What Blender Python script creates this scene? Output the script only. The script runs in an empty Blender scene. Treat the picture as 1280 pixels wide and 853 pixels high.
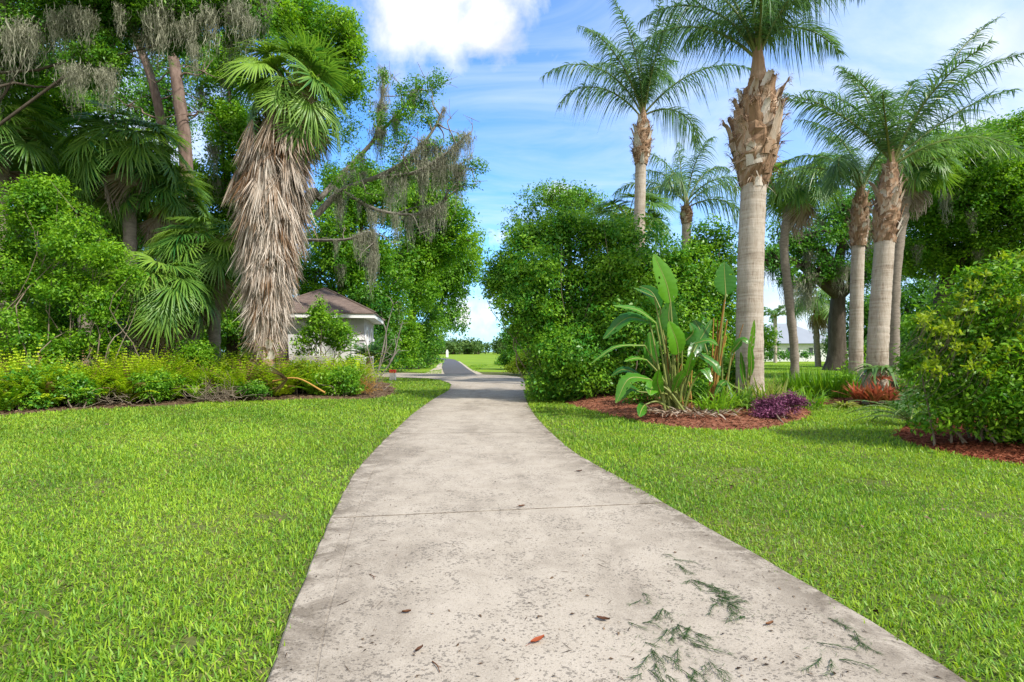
import bpy, math, random
import numpy as np
from mathutils import Vector, Matrix

random.seed(7)
RNG = np.random.default_rng(7)
D = bpy.data
SC = bpy.context.scene
COL = SC.collection

# ------------------------------------------------------------------ camera model
F, H, HY = 700.0, 1.45, 440.0          # focal length in photo pixels, eye height, horizon row


def P(px, py, Y):
    return np.array([(px - 640.0) / F * Y, Y, H - (py - HY) / F * Y])


def G(px, py):
    Y = F * H / (py - HY)
    return np.array([(px - 640.0) / F * Y, Y, 0.0])


def X_at(px, Y):
    return (px - 640.0) / F * Y


# ------------------------------------------------------------------ mesh building
FLAT = set('driveway ground field path path_shoulder joint_soil wall roof soffit fascia string_course arch_niche arch_trim window frame seat leg post cap red_band cut_face boot_collar ridge_cap crown_shaft bark'.split())


class MB:
    def __init__(self):
        self.v, self.f, self.t, self.n = [], [], [], 0

    def add(self, V, Fc, tint=0.5):
        V = np.asarray(V, dtype=np.float32).reshape(-1, 3)
        Fc = np.asarray(Fc, dtype=np.int64)
        if len(V) == 0 or len(Fc) == 0:
            return self
        t = np.full(len(V), tint, np.float32) if np.isscalar(tint) else np.asarray(tint, np.float32)
        self.v.append(V)
        self.t.append(t)
        self.f.append(Fc + self.n)
        self.n += len(V)
        return self

    def mesh(self, name, mat, smooth=False, offset=None):
        V = np.concatenate(self.v)
        if offset is not None:
            V = V - np.asarray(offset, np.float32)
        T = np.concatenate(self.t)
        idx = np.concatenate([f.ravel() for f in self.f]).astype(np.int32)
        size = np.concatenate([np.full(len(f), f.shape[1], np.int32) for f in self.f])
        start = np.concatenate([[0], np.cumsum(size)[:-1]]).astype(np.int32)
        me = D.meshes.new(name)
        me.vertices.add(len(V))
        me.vertices.foreach_set('co', V.ravel())
        me.loops.add(len(idx))
        me.loops.foreach_set('vertex_index', idx)
        me.polygons.add(len(size))
        me.polygons.foreach_set('loop_start', start)
        me.polygons.foreach_set('loop_total', size)
        if not smooth and name in FLAT:
            me.polygons.foreach_set('use_smooth', np.zeros(len(size), bool))
        a = me.attributes.new('tint', 'FLOAT', 'POINT')
        a.data.foreach_set('value', T)
        me.update(calc_edges=True)
        me.validate()
        me.materials.append(mat)
        return me

    def build(self, name, mat, parent=None, smooth=False, offset=None):
        return link(name, self.mesh(name, mat, smooth, offset), parent)


def link(name, me, parent=None):
    o = D.objects.new(name, me)
    COL.objects.link(o)
    if parent is not None:
        o.parent = parent
    return o


def tag(o, label=None, cat=None, group=None, kind=None):
    if label:
        o['label'] = label
    if cat:
        o['category'] = cat
    if group:
        o['group'] = group
    if kind:
        o['kind'] = kind
    return o


def thing(name, label, cat, loc, group=None, rotz=0.0):
    o = D.objects.new(name, None)
    o.empty_display_size = 0.2
    COL.objects.link(o)
    o.location = [float(c) for c in loc]
    o.rotation_euler = (0, 0, rotz)
    return tag(o, label, cat, group)


def unit(a):
    a = np.asarray(a, float)
    n = np.linalg.norm(a, axis=-1, keepdims=True)
    return a / np.maximum(n, 1e-9)


def tube(path, radii, sides=8, cap=True, jitter=0.0, rng=RNG):
    path = np.asarray(path, float)
    n = len(path)
    radii = np.broadcast_to(np.asarray(radii, float), (n,))
    tan = unit(np.gradient(path, axis=0))
    ref = np.array([0.0, 1.0, 0.0]) if abs(tan[0][1]) < 0.9 else np.array([1.0, 0, 0])
    a = np.linspace(0, 2 * math.pi, sides, endpoint=False)
    V = []
    u = unit(np.cross(tan[0], ref))
    for i in range(n):
        u = unit(u - tan[i] * np.dot(u, tan[i]))
        w = np.cross(tan[i], u)
        r = radii[i] * (1 + jitter * rng.standard_normal(sides)) if jitter else radii[i]
        V.append(path[i] + (np.cos(a) * r)[:, None] * u + (np.sin(a) * r)[:, None] * w)
    V = np.concatenate(V)
    Q = []
    for i in range(n - 1):
        for k in range(sides):
            k2 = (k + 1) % sides
            Q.append((i * sides + k, i * sides + k2, (i + 1) * sides + k2, (i + 1) * sides + k))
    return V, np.array(Q)


def bend(pts, n=14):
    """smooth curve through the given points (Catmull-Rom)"""
    p = [np.asarray(q, float) for q in pts]
    p = [2 * p[0] - p[1]] + p + [2 * p[-1] - p[-2]]
    out = []
    segs = len(p) - 3
    per = max(2, n // segs)
    for s in range(segs):
        p0, p1, p2, p3 = p[s:s + 4]
        for t in np.linspace(0, 1, per, endpoint=False):
            out.append(0.5 * (2 * p1 + (p2 - p0) * t + (2 * p0 - 5 * p1 + 4 * p2 - p3) * t * t + (3 * p1 - p0 - 3 * p2 + p3) * t ** 3))
    out.append(p[-2])
    return np.array(out)


def strips(base, tipdir, length, width, droop, side, seg=3, fold=0.0, rng=RNG):
    """many narrow drooping blades at once.
    base (N,3), tipdir (N,3) unit, length (N,), width (N,), droop (N,) metres the tip falls, side (N,3) unit"""
    N = len(base)
    ts = np.linspace(0, 1, seg + 1)
    prof = np.array([0.55] + [1.0 - 0.75 * max(0, (t - 0.35) / 0.65) for t in ts[1:-1]] + [0.04])
    V = np.zeros((N, seg + 1, 2, 3))
    for i, t in enumerate(ts):
        c = base + tipdir * (length * t)[:, None]
        c = c + np.array([0, 0, -1.0]) * (droop * t * t)[:, None]
        w = side * (width * prof[i] * 0.5)[:, None]
        V[:, i, 0] = c - w
        V[:, i, 1] = c + w
    b = (np.arange(N) * (seg + 1) * 2)[:, None]
    fs = []
    for i in range(seg):
        fs.append(b + np.array([[i * 2, i * 2 + 1, i * 2 + 3, i * 2 + 2]]))
    Q = np.concatenate(fs)
    return V.reshape(-1, 3), Q


def kites(c, direc, nrm, L, W):
    """leaf shaped quads; c is the base of each leaf"""
    N = len(c)
    s = unit(np.cross(direc, nrm))
    V = np.zeros((N, 4, 3))
    V[:, 0] = c
    V[:, 1] = c + direc * (L * 0.45)[:, None] + s * (W * 0.5)[:, None] + nrm * (W * 0.12)[:, None]
    V[:, 2] = c + direc * L[:, None] - nrm * (L * 0.12)[:, None]
    V[:, 3] = c + direc * (L * 0.45)[:, None] - s * (W * 0.5)[:, None] + nrm * (W * 0.12)[:, None]
    Q = np.arange(N * 4).reshape(N, 4)
    return V.reshape(-1, 3), Q


def box(x0, x1, y0, y1, z0, z1):
    V = np.array([(x, y, z) for x in (x0, x1) for y in (y0, y1) for z in (z0, z1)], float)
    Q = np.array([(0, 1, 3, 2), (4, 6, 7, 5), (0, 4, 5, 1), (2, 3, 7, 6), (0, 2, 6, 4), (1, 5, 7, 3)])
    return V, Q


# ------------------------------------------------------------------ materials
def new_mat(name):
    m = D.materials.new(name)
    m.use_nodes = True
    nt = m.node_tree
    for n in list(nt.nodes):
        nt.nodes.remove(n)
    out = nt.nodes.new('ShaderNodeOutputMaterial')
    return m, nt, out


def N_(nt, typ, **kw):
    n = nt.nodes.new(typ)
    for k, v in kw.items():
        setattr(n, k, v)
    return n


def L_(nt, a, b):
    nt.links.new(a, b)


def ramp(nt, fac, stops, interp='LINEAR'):
    r = N_(nt, 'ShaderNodeValToRGB')
    cr = r.color_ramp
    cr.interpolation = interp
    while len(cr.elements) < len(stops):
        cr.elements.new(0.5)
    for e, (p, c) in zip(cr.elements, stops):
        e.position = p
        e.color = (c[0], c[1], c[2], 1)
    L_(nt, fac, r.inputs[0])
    return r.outputs[0]


def math_(nt, op, a, b=None, clamp=False):
    n = N_(nt, 'ShaderNodeMath', operation=op, use_clamp=clamp)
    for i, x in enumerate((a, b)):
        if x is None:
            continue
        if isinstance(x, (int, float)):
            n.inputs[i].default_value = x
        else:
            L_(nt, x, n.inputs[i])
    return n.outputs[0]


def mixc(nt, fac, a, b, mode='MIX'):
    n = N_(nt, 'ShaderNodeMix', data_type='RGBA', blend_type=mode)
    for s, x in ((n.inputs[0], fac), (n.inputs[6], a), (n.inputs[7], b)):
        if isinstance(x, (int, float)):
            s.default_value = x
        elif isinstance(x, tuple):
            s.default_value = (x[0], x[1], x[2], 1)
        else:
            L_(nt, x, s)
    return n.outputs[2]


def noise(nt, scale, detail=4, rough=0.55, coord='Object', vec=None, dist=0.0):
    if vec is None:
        vec = N_(nt, 'ShaderNodeTexCoord').outputs[coord]
    n = N_(nt, 'ShaderNodeTexNoise')
    n.inputs['Scale'].default_value = scale
    n.inputs['Detail'].default_value = detail
    n.inputs['Roughness'].default_value = rough
    n.inputs['Distortion'].default_value = dist
    L_(nt, vec, n.inputs['Vector'])
    return n.outputs['Fac']


def leaf_mat(name, dark, light, trans=0.35, rough=0.45, spec=0.35, var=0.35, warm=(1.25, 1.2, 0.5), patch=None):
    """foliage: tint (per clump) picks between two leaf colours, each leaf varies a little"""
    m, nt, out = new_mat(name)
    at = N_(nt, 'ShaderNodeAttribute', attribute_name='tint').outputs['Fac']
    geo = N_(nt, 'ShaderNodeNewGeometry')
    rnd = geo.outputs['Random Per Island']
    f = math_(nt, 'ADD', at, math_(nt, 'MULTIPLY', math_(nt, 'SUBTRACT', rnd, 0.5), var), True)
    col = ramp(nt, f, [(0.0, dark), (1.0, light)])
    if patch:
        pz = noise(nt, 0.7, 5, 0.65, vec=geo.outputs['Position'], dist=0.5)
        pf = ramp(nt, pz, [(0.44, (0, 0, 0)), (0.66, (1, 1, 1))])
        col = mixc(nt, math_(nt, 'MULTIPLY', pf, 0.45), col, patch[0])
        wn = N_(nt, 'ShaderNodeTexWhiteNoise', noise_dimensions='1D')
        L_(nt, rnd, wn.inputs['W'])
        col = mixc(nt, math_(nt, 'MULTIPLY', math_(nt, 'GREATER_THAN', wn.outputs['Value'], 0.72), 0.6), col, patch[1])
    bs = N_(nt, 'ShaderNodeBsdfPrincipled')
    bs.inputs['Roughness'].default_value = rough
    bs.inputs['Specular IOR Level'].default_value = spec
    L_(nt, col, bs.inputs['Base Color'])
    tr = N_(nt, 'ShaderNodeBsdfTranslucent')
    tc = mixc(nt, 1.0, col, warm, 'MULTIPLY')
    L_(nt, tc, tr.inputs['Color'])
    mx = N_(nt, 'ShaderNodeMixShader')
    mx.inputs[0].default_value = trans
    L_(nt, bs.outputs[0], mx.inputs[1])
    L_(nt, tr.outputs[0], mx.inputs[2])
    L_(nt, mx.outputs[0], out.inputs[0])
    return m


def ramp_mat(name, stops, nscale=8.0, var=0.4, trans=0.0, rough=0.8, spec=0.2, bump=0.0, bscale=30.0, stretch=(1, 1, 1)):
    """tint + noise through a colour ramp, optional bump"""
    m, nt, out = new_mat(name)
    at = N_(nt, 'ShaderNodeAttribute', attribute_name='tint').outputs['Fac']
    tc = N_(nt, 'ShaderNodeTexCoord').outputs['Object']
    mp = N_(nt, 'ShaderNodeMapping')
    mp.inputs['Scale'].default_value = stretch
    L_(nt, tc, mp.inputs[0])
    nz = noise(nt, nscale, 5, 0.6, vec=mp.outputs[0])
    geo = N_(nt, 'ShaderNodeNewGeometry').outputs['Random Per Island']
    f = math_(nt, 'ADD', at, math_(nt, 'MULTIPLY', math_(nt, 'SUBTRACT', nz, 0.5), var * 2), True)
    if trans >= 0 and var > 0:
        f = math_(nt, 'ADD', f, math_(nt, 'MULTIPLY', math_(nt, 'SUBTRACT', geo, 0.5), 0.18), True)
    col = ramp(nt, f, stops)
    bs = N_(nt, 'ShaderNodeBsdfPrincipled')
    bs.inputs['Roughness'].default_value = rough
    bs.inputs['Specular IOR Level'].default_value = spec
    L_(nt, col, bs.inputs['Base Color'])
    if bump:
        b = N_(nt, 'ShaderNodeBump')
        b.inputs['Strength'].default_value = bump
        b.inputs['Distance'].default_value = 0.03
        L_(nt, noise(nt, bscale, 6, 0.65, vec=mp.outputs[0]), b.inputs['Height'])
        L_(nt, b.outputs[0], bs.inputs['Normal'])
    if trans > 0:
        tr = N_(nt, 'ShaderNodeBsdfTranslucent')
        L_(nt, col, tr.inputs['Color'])
        mx = N_(nt, 'ShaderNodeMixShader')
        mx.inputs[0].default_value = trans
        L_(nt, bs.outputs[0], mx.inputs[1])
        L_(nt, tr.outputs[0], mx.inputs[2])
        L_(nt, mx.outputs[0], out.inputs[0])
    else:
        L_(nt, bs.outputs[0], out.inputs[0])
    return m


def plain(name, col, rough=0.7, nscale=6.0, amt=0.12, bump=0.0, spec=0.3):
    d = tuple(c * (1 - amt) for c in col)
    l = tuple(min(1, c * (1 + amt)) for c in col)
    return ramp_mat(name, [(0.2, d), (0.8, l)], nscale, 0.6, -1, rough, spec, bump)


M = {}
M['grass'] = leaf_mat('grass_blade', (0.078, 0.200, 0.010), (0.400, 0.580, 0.045), 0.42, 0.45, 0.3, 0.7, (1.2, 1.2, 0.5), ((0.330, 0.430, 0.040), (0.170, 0.390, 0.060)))
M['oak_leaf'] = leaf_mat('oak_leaf', (0.045, 0.182, 0.020), (0.207, 0.414, 0.032), 0.40, 0.42, 0.3, 0.4)
M['dark_leaf'] = leaf_mat('dark_leaf', (0.031, 0.154, 0.020), (0.149, 0.345, 0.028), 0.36, 0.42, 0.3, 0.4)
M['fresh_leaf'] = leaf_mat('fresh_leaf', (0.060, 0.210, 0.012), (0.290, 0.520, 0.030), 0.45, 0.45, 0.3, 0.45)
M['lime_leaf'] = leaf_mat('lime_leaf', (0.078, 0.195, 0.010), (0.324, 0.420, 0.022), 0.45, 0.5, 0.25, 0.5)
M['hedge_leaf'] = leaf_mat('hedge_leaf', (0.048, 0.210, 0.020), (0.265, 0.494, 0.034), 0.38, 0.38, 0.32, 0.55)
M['far_leaf'] = leaf_mat('far_leaf', (0.050, 0.120, 0.030), (0.140, 0.230, 0.060), 0.3, 0.6, 0.15, 0.3)
M['queen_leaf'] = leaf_mat('queen_leaf', (0.036, 0.135, 0.045), (0.190, 0.330, 0.095), 0.4, 0.4, 0.4, 0.3, (1.1, 1.1, 0.7))
M['fan_leaf'] = leaf_mat('fan_leaf', (0.030, 0.150, 0.030), (0.270, 0.440, 0.060), 0.40, 0.38, 0.4, 0.35)
M['banana_leaf'] = leaf_mat('banana_leaf', (0.028, 0.154, 0.017), (0.143, 0.377, 0.021), 0.45, 0.3, 0.5, 0.2)
M['fern'] = leaf_mat('fern_leaf', (0.110, 0.290, 0.014), (0.500, 0.620, 0.026), 0.42, 0.5, 0.2, 0.4, (1.05, 1.15, 0.5))
M['purple'] = leaf_mat('purple_leaf', (0.070, 0.018, 0.045), (0.330, 0.110, 0.220), 0.25, 0.5, 0.2, 0.8, (1.1, 0.8, 1.0))
M['bromeliad'] = leaf_mat('bromeliad_leaf', (0.130, 0.090, 0.030), (0.560, 0.150, 0.090), 0.3, 0.4, 0.3, 0.8, (1.2, 1.0, 0.8))
M['stripe'] = leaf_mat('striped_leaf', (0.060, 0.170, 0.020), (0.420, 0.440, 0.130), 0.35, 0.45, 0.3, 0.5)
M['moss'] = ramp_mat('spanish_moss', [(0.0, (0.190, 0.200, 0.130)), (1.0, (0.500, 0.500, 0.380))], 3, 0.3, 0.35, 0.9, 0.1)
M['dead'] = ramp_mat('dead_frond', [(0.0, (0.140, 0.075, 0.035)), (0.35, (0.310, 0.220, 0.150)), (0.7, (0.450, 0.375, 0.305)), (1.0, (0.570, 0.510, 0.440))], 5, 0.25, 0.15, 0.85, 0.15)
M['straw'] = leaf_mat('straw', (0.200, 0.150, 0.040), (0.460, 0.380, 0.150), 0.3, 0.7, 0.1, 0.4, (1.0, 1.0, 0.8))
M['petiole'] = ramp_mat('petiole', [(0.0, (0.090, 0.130, 0.025)), (1.0, (0.260, 0.280, 0.070))], 6, 0.3, -1, 0.5, 0.4)
M['stalk'] = ramp_mat('dry_stalk', [(0.0, (0.200, 0.090, 0.020)), (1.0, (0.520, 0.300, 0.070))], 6, 0.3, -1, 0.6, 0.3)
M['bark'] = ramp_mat('oak_bark', [(0.2, (0.040, 0.032, 0.024)), (0.8, (0.130, 0.108, 0.084))], 5, 0.5, -1, 0.95, 0.1, 0.9, 14, (1, 1, 0.3))
M['pine_bark'] = ramp_mat('pine_bark', [(0.2, (0.085, 0.055, 0.045)), (0.8, (0.270, 0.195, 0.160))], 6, 0.6, -1, 0.95, 0.1, 1.0, 9, (1, 1, 0.35))
M['deadwood'] = ramp_mat('dead_wood', [(0.2, (0.110, 0.095, 0.080)), (0.8, (0.330, 0.300, 0.260))], 5, 0.5, -1, 0.9, 0.1, 0.6, 12, (1, 1, 0.3))
M['boot'] = ramp_mat('leaf_boot', [(0.0, (0.110, 0.065, 0.040)), (0.4, (0.300, 0.190, 0.115)), (0.7, (0.430, 0.335, 0.250)), (1.0, (0.600, 0.550, 0.480))], 7, 0.35, -1, 0.85, 0.15, 0.6, 20, (1, 1, 0.2))
M['sabal_bark'] = ramp_mat('sabal_bark', [(0.2, (0.140, 0.115, 0.090)), (0.8, (0.340, 0.295, 0.245))], 5, 0.5, -1, 0.9, 0.1, 0.6, 14, (1, 1, 2.5))
M['twig'] = ramp_mat('twig', [(0.0, (0.100, 0.075, 0.050)), (1.0, (0.300, 0.250, 0.190))], 9, 0.4, -1, 0.9, 0.1)


def palm_trunk_mat():
    m, nt, out = new_mat('palm_trunk')
    tc = N_(nt, 'ShaderNodeTexCoord').outputs['Object']
    mp = N_(nt, 'ShaderNodeMapping')
    mp.inputs['Scale'].default_value = (0.6, 0.6, 7.0)
    L_(nt, tc, mp.inputs[0])
    rings = noise(nt, 1.6, 5, 0.65, vec=mp.outputs[0], dist=1.1)
    mp2 = N_(nt, 'ShaderNodeMapping')
    mp2.inputs['Scale'].default_value = (7.0, 7.0, 1.2)
    L_(nt, tc, mp2.inputs[0])
    fib = noise(nt, 4.0, 6, 0.65, vec=mp2.outputs[0])
    big = noise(nt, 1.1, 3, 0.5, vec=tc)
    f = math_(nt, 'ADD', math_(nt, 'MULTIPLY', rings, 0.46), math_(nt, 'ADD', math_(nt, 'MULTIPLY', fib, 0.34), math_(nt, 'MULTIPLY', big, 0.42)))
    st = ramp(nt, noise(nt, 2.2, 6, 0.7, vec=mp2.outputs[0], dist=0.5), [(0.50, (0, 0, 0)), (0.66, (1, 1, 1))])
    f = math_(nt, 'SUBTRACT', f, math_(nt, 'MULTIPLY', st, 0.10))
    col = ramp(nt, f, [(0.42, (0.190, 0.145, 0.105)), (0.57, (0.370, 0.315, 0.255)), (0.76, (0.500, 0.450, 0.385))])
    bs = N_(nt, 'ShaderNodeBsdfPrincipled')
    bs.inputs['Roughness'].default_value = 0.9
    bs.inputs['Specular IOR Level'].default_value = 0.1
    L_(nt, col, bs.inputs['Base Color'])
    b = N_(nt, 'ShaderNodeBump')
    b.inputs['Strength'].default_value = 0.7
    b.inputs['Distance'].default_value = 0.03
    L_(nt, f, b.inputs['Height'])
    L_(nt, b.outputs[0], bs.inputs['Normal'])
    L_(nt, bs.outputs[0], out.inputs[0])
    return m


M['palm_trunk'] = palm_trunk_mat()


def ground_mat():
    m, nt, out = new_mat('lawn_ground')
    geo = N_(nt, 'ShaderNodeNewGeometry').outputs['Position']
    big = noise(nt, 0.12, 4, 0.6, vec=geo)
    mid = noise(nt, 1.1, 5, 0.65, vec=geo)
    fine = noise(nt, 26.0, 4, 0.7, vec=geo)
    f = math_(nt, 'ADD', math_(nt, 'MULTIPLY', big, 0.4), math_(nt, 'ADD', math_(nt, 'MULTIPLY', mid, 0.3), math_(nt, 'MULTIPLY', fine, 0.35)))
    col = ramp(nt, f, [(0.36, (0.045, 0.060, 0.018)), (0.52, (0.100, 0.115, 0.036)), (0.68, (0.190, 0.170, 0.080))])
    # worn thatch spots showing between the blades
    th = noise(nt, 2.3, 3, 0.6, vec=geo)
    sp = ramp(nt, th, [(0.66, (0, 0, 0)), (0.74, (1, 1, 1))])
    col = mixc(nt, sp, col, (0.150, 0.110, 0.055))
    bs = N_(nt, 'ShaderNodeBsdfPrincipled')
    bs.inputs['Roughness'].default_value = 0.9
    bs.inputs['Specular IOR Level'].default_value = 0.05
    L_(nt, col, bs.inputs['Base Color'])
    L_(nt, bs.outputs[0], out.inputs[0])
    return m


def concrete_mat():
    m, nt, out = new_mat('concrete')
    geo = N_(nt, 'ShaderNodeNewGeometry').outputs['Position']
    at = N_(nt, 'ShaderNodeAttribute', attribute_name='tint').outputs['Fac']   # 0 in the field, 1 at the slab's rim
    big = noise(nt, 0.55, 4, 0.6, vec=geo)
    mid = noise(nt, 3.2, 6, 0.7, vec=geo, dist=0.4)
    fine = noise(nt, 75.0, 4, 0.8, vec=geo)
    f = math_(nt, 'ADD', math_(nt, 'MULTIPLY', big, 0.30), math_(nt, 'ADD', math_(nt, 'MULTIPLY', mid, 0.32), math_(nt, 'MULTIPLY', fine, 0.36)))
    mt = N_(nt, 'ShaderNodeMapping')
    mt.inputs['Scale'].default_value = (1.5, 0.22, 1.0)
    L_(nt, geo, mt.inputs[0])
    f = math_(nt, 'SUBTRACT', f, math_(nt, 'MULTIPLY', math_(nt, 'SUBTRACT', noise(nt, 1.0, 5, 0.65, vec=mt.outputs[0]), 0.5, True), 0.42))
    f = math_(nt, 'SUBTRACT', f, 0.0)
    col = ramp(nt, f, [(0.34, (0.225, 0.190, 0.148)), (0.48, (0.380, 0.330, 0.264)), (0.66, (0.480, 0.424, 0.348))])
    # pits and grit
    vo = N_(nt, 'ShaderNodeTexVoronoi')
    vo.inputs['Scale'].default_value = 62.0
    mpv = N_(nt, 'ShaderNodeMapping')
    mpv.inputs['Scale'].default_value = (0.9, 1.1, 1.0)
    mpv.inputs['Rotation'].default_value = (0, 0, 0.4)
    L_(nt, geo, mpv.inputs[0])
    wob = N_(nt, 'ShaderNodeVectorMath', operation='ADD')
    nzc = N_(nt, 'ShaderNodeTexNoise')
    nzc.inputs['Scale'].default_value = 70.0
    L_(nt, geo, nzc.inputs['Vector'])
    scl = N_(nt, 'ShaderNodeVectorMath', operation='SCALE')
    L_(nt, nzc.outputs['Color'], scl.inputs[0])
    scl.inputs['Scale'].default_value = 0.03
    L_(nt, mpv.outputs[0], wob.inputs[0])
    L_(nt, scl.outputs[0], wob.inputs[1])
    L_(nt, wob.outputs[0], vo.inputs['Vector'])
    rs = N_(nt, 'ShaderNodeSeparateColor')
    L_(nt, vo.outputs['Color'], rs.inputs[0])
    gate = noise(nt, 2.4, 6, 0.75, vec=geo, dist=0.6)
    thr = math_(nt, 'MULTIPLY', math_(nt, 'MULTIPLY', math_(nt, 'SUBTRACT', gate, 0.32), rs.outputs[1]), 2.9, True)
    pit = math_(nt, 'LESS_THAN', vo.outputs['Distance'], thr)
    pick = math_(nt, 'GREATER_THAN', rs.outputs[0], 0.30)
    v2 = N_(nt, 'ShaderNodeTexVoronoi')
    v2.inputs['Scale'].default_value = 135.0
    L_(nt, wob.outputs[0], v2.inputs['Vector'])
    s2 = N_(nt, 'ShaderNodeSeparateColor')
    L_(nt, v2.outputs['Color'], s2.inputs[0])
    grit = math_(nt, 'MULTIPLY', math_(nt, 'LESS_THAN', v2.outputs['Distance'], 0.32), math_(nt, 'GREATER_THAN', s2.outputs[0], 0.62))
    col = mixc(nt, math_(nt, 'MULTIPLY', grit, 0.55), col, (0.100, 0.085, 0.066))
    pit = math_(nt, 'MULTIPLY', pit, pick)
    col = mixc(nt, math_(nt, 'MULTIPLY', pit, 0.62), col, (0.085, 0.074, 0.062))
    # algae and dirt creeping in from the rim
    ed = math_(nt, 'MULTIPLY', at, math_(nt, 'MULTIPLY', math_(nt, 'SUBTRACT', noise(nt, 3.8, 6, 0.75, vec=geo, dist=0.8), 0.40), 6.0, True), True)
    col = mixc(nt, math_(nt, 'MULTIPLY', ed, 0.82), col, (0.105, 0.083, 0.058))
    stain = ramp(nt, noise(nt, 1.3, 6, 0.75, vec=geo, dist=0.6), [(0.54, (0, 0, 0)), (0.72, (1, 1, 1))])
    col = mixc(nt, math_(nt, 'MULTIPLY', stain, 0.26), col, (0.150, 0.130, 0.110))
    bs = N_(nt, 'ShaderNodeBsdfPrincipled')
    bs.inputs['Roughness'].default_value = 0.85
    bs.inputs['Specular IOR Level'].default_value = 0.2
    L_(nt, col, bs.inputs['Base Color'])
    b = N_(nt, 'ShaderNodeBump')
    b.inputs['Strength'].default_value = 0.5
    b.inputs['Distance'].default_value = 0.006
    L_(nt, math_(nt, 'SUBTRACT', fine, math_(nt, 'MULTIPLY', pit, 0.8)), b.inputs['Height'])
    L_(nt, b.outputs[0], bs.inputs['Normal'])
    L_(nt, bs.outputs[0], out.inputs[0])
    return m


M['ground'] = ground_mat()
M['concrete'] = concrete_mat()
M['asphalt'] = plain('asphalt', (0.088, 0.086, 0.088), 0.9, 3.0, 0.3)
M['sand'] = plain('sandy_shoulder', (0.420, 0.360, 0.270), 0.95, 4.0, 0.25)
M['mulch'] = ramp_mat('red_mulch', [(0.15, (0.080, 0.026, 0.014)), (0.5, (0.230, 0.066, 0.034)), (0.9, (0.360, 0.135, 0.075))], 18, 0.7, -1, 0.95, 0.05, 1.0, 60)
M['bark_mulch'] = ramp_mat('bark_mulch', [(0.15, (0.090, 0.038, 0.022)), (0.5, (0.250, 0.095, 0.055)), (0.9, (0.370, 0.190, 0.120))], 14, 0.7, -1, 0.95, 0.05, 1.0, 60)
M['litter'] = ramp_mat('leaf_litter', [(0.1, (0.050, 0.032, 0.020)), (0.5, (0.140, 0.090, 0.055)), (0.9, (0.280, 0.200, 0.130))], 9, 0.7, -1, 0.95, 0.05, 1.0, 40)
M['soil'] = plain('dark_soil', (0.045, 0.035, 0.025), 0.95, 10.0, 0.4)

# ------------------------------------------------------------------ generators
def sub_lobes(ell, n, rng, shrink=0.44):
    """ell: (px, py, rx_px, ry_px, Y) -> lumpy set of lobes (centre, radii)"""
    px, py, rx, ry, Y = ell
    c = P(px, py, Y)
    R = np.array([rx / F * Y, min(rx, ry * 1.2) / F * Y * 0.9, ry / F * Y])
    out = []
    n = int(n * 1.5)
    for i in range(n):
        d = unit(rng.standard_normal(3))
        q = c + d * R * (0.45 + 0.45 * rng.random())
        out.append((q, R * (shrink * (0.55 + 0.65 * rng.random())) * np.array([1.15, 1.15, 0.85])))
    out.append((c, R * 0.6))
    return out


def fill_leaves(mb, lobes, L, cover, rng, aspect=0.5, up=0.55, tint=(0.15, 0.85), flat=0.75, clump=0.34, sprig=0.15, droop=0.25):
    tips = []
    for c, R in lobes:
        lobe_t = rng.normal(0, 0.14)
        rm = float(np.mean(R))
        A = 4 * math.pi * rm * rm * 0.85
        clr = max(clump * rm, L * 1.6)
        nc = max(7, int(1.5 * A / (math.pi * clr * clr)))
        d = unit(rng.standard_normal((nc, 3)))
        rad = 0.45 + 0.55 * np.sqrt(rng.random(nc))
        out = rng.random(nc) < sprig
        rad = np.where(out, 1.0 + 0.55 * rng.random(nc) ** 1.5, rad)
        cc = c + d * rad[:, None] * R
        tips.extend(list(zip(cc, np.repeat(c[None], nc, 0))))
        nl = max(6, int(cover * A / (0.5 * L * L * aspect) / nc))
        cnt = np.where(out, nl // 2, nl)
        idx = np.repeat(np.arange(nc), cnt)
        n = len(idx)
        sc = clr * np.where(out, 0.42, 0.62)[idx]
        off = rng.standard_normal((n, 3)) * sc[:, None] * np.array([1, 1, flat])
        pos = cc[idx] + off
        outward = unit(pos - c)
        nrm = unit(outward * 0.45 + np.array([0, 0, up]) + rng.standard_normal((n, 3)) * 0.55)
        rd = rng.standard_normal((n, 3)) + outward * 0.5 + np.array([0, 0, -droop])
        dr = unit(rd - nrm * np.sum(rd * nrm, 1, keepdims=True))
        ln = L * (0.6 + 0.8 * rng.random(n))
        V, Q = kites(pos, dr, nrm, ln, ln * aspect)
        tc = np.clip(tint[0] + (tint[1] - tint[0]) * rng.random(nc) ** 1.3 + lobe_t, 0, 1)
        mb.add(V, Q, np.repeat(tc[idx], 4))
    return tips


def limbs(mb, start, r0, targets, rng, r1=0.02, sides=6, sag=0.12):
    for t in targets:
        t = np.asarray(t, float)
        d = t - start
        ln = np.linalg.norm(d)
        j = rng.standard_normal(3) * ln * 0.08
        pts = bend([start, start + d * 0.35 + np.array([0, 0, ln * sag]) + j, start + d * 0.7 + np.array([0, 0, ln * sag * 0.6]) - j * 0.6, t], 9)
        V, Q = tube(pts, np.linspace(r0, r1, len(pts)), sides)
        mb.add(V, Q, 0.5)


MOSS = []


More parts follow.
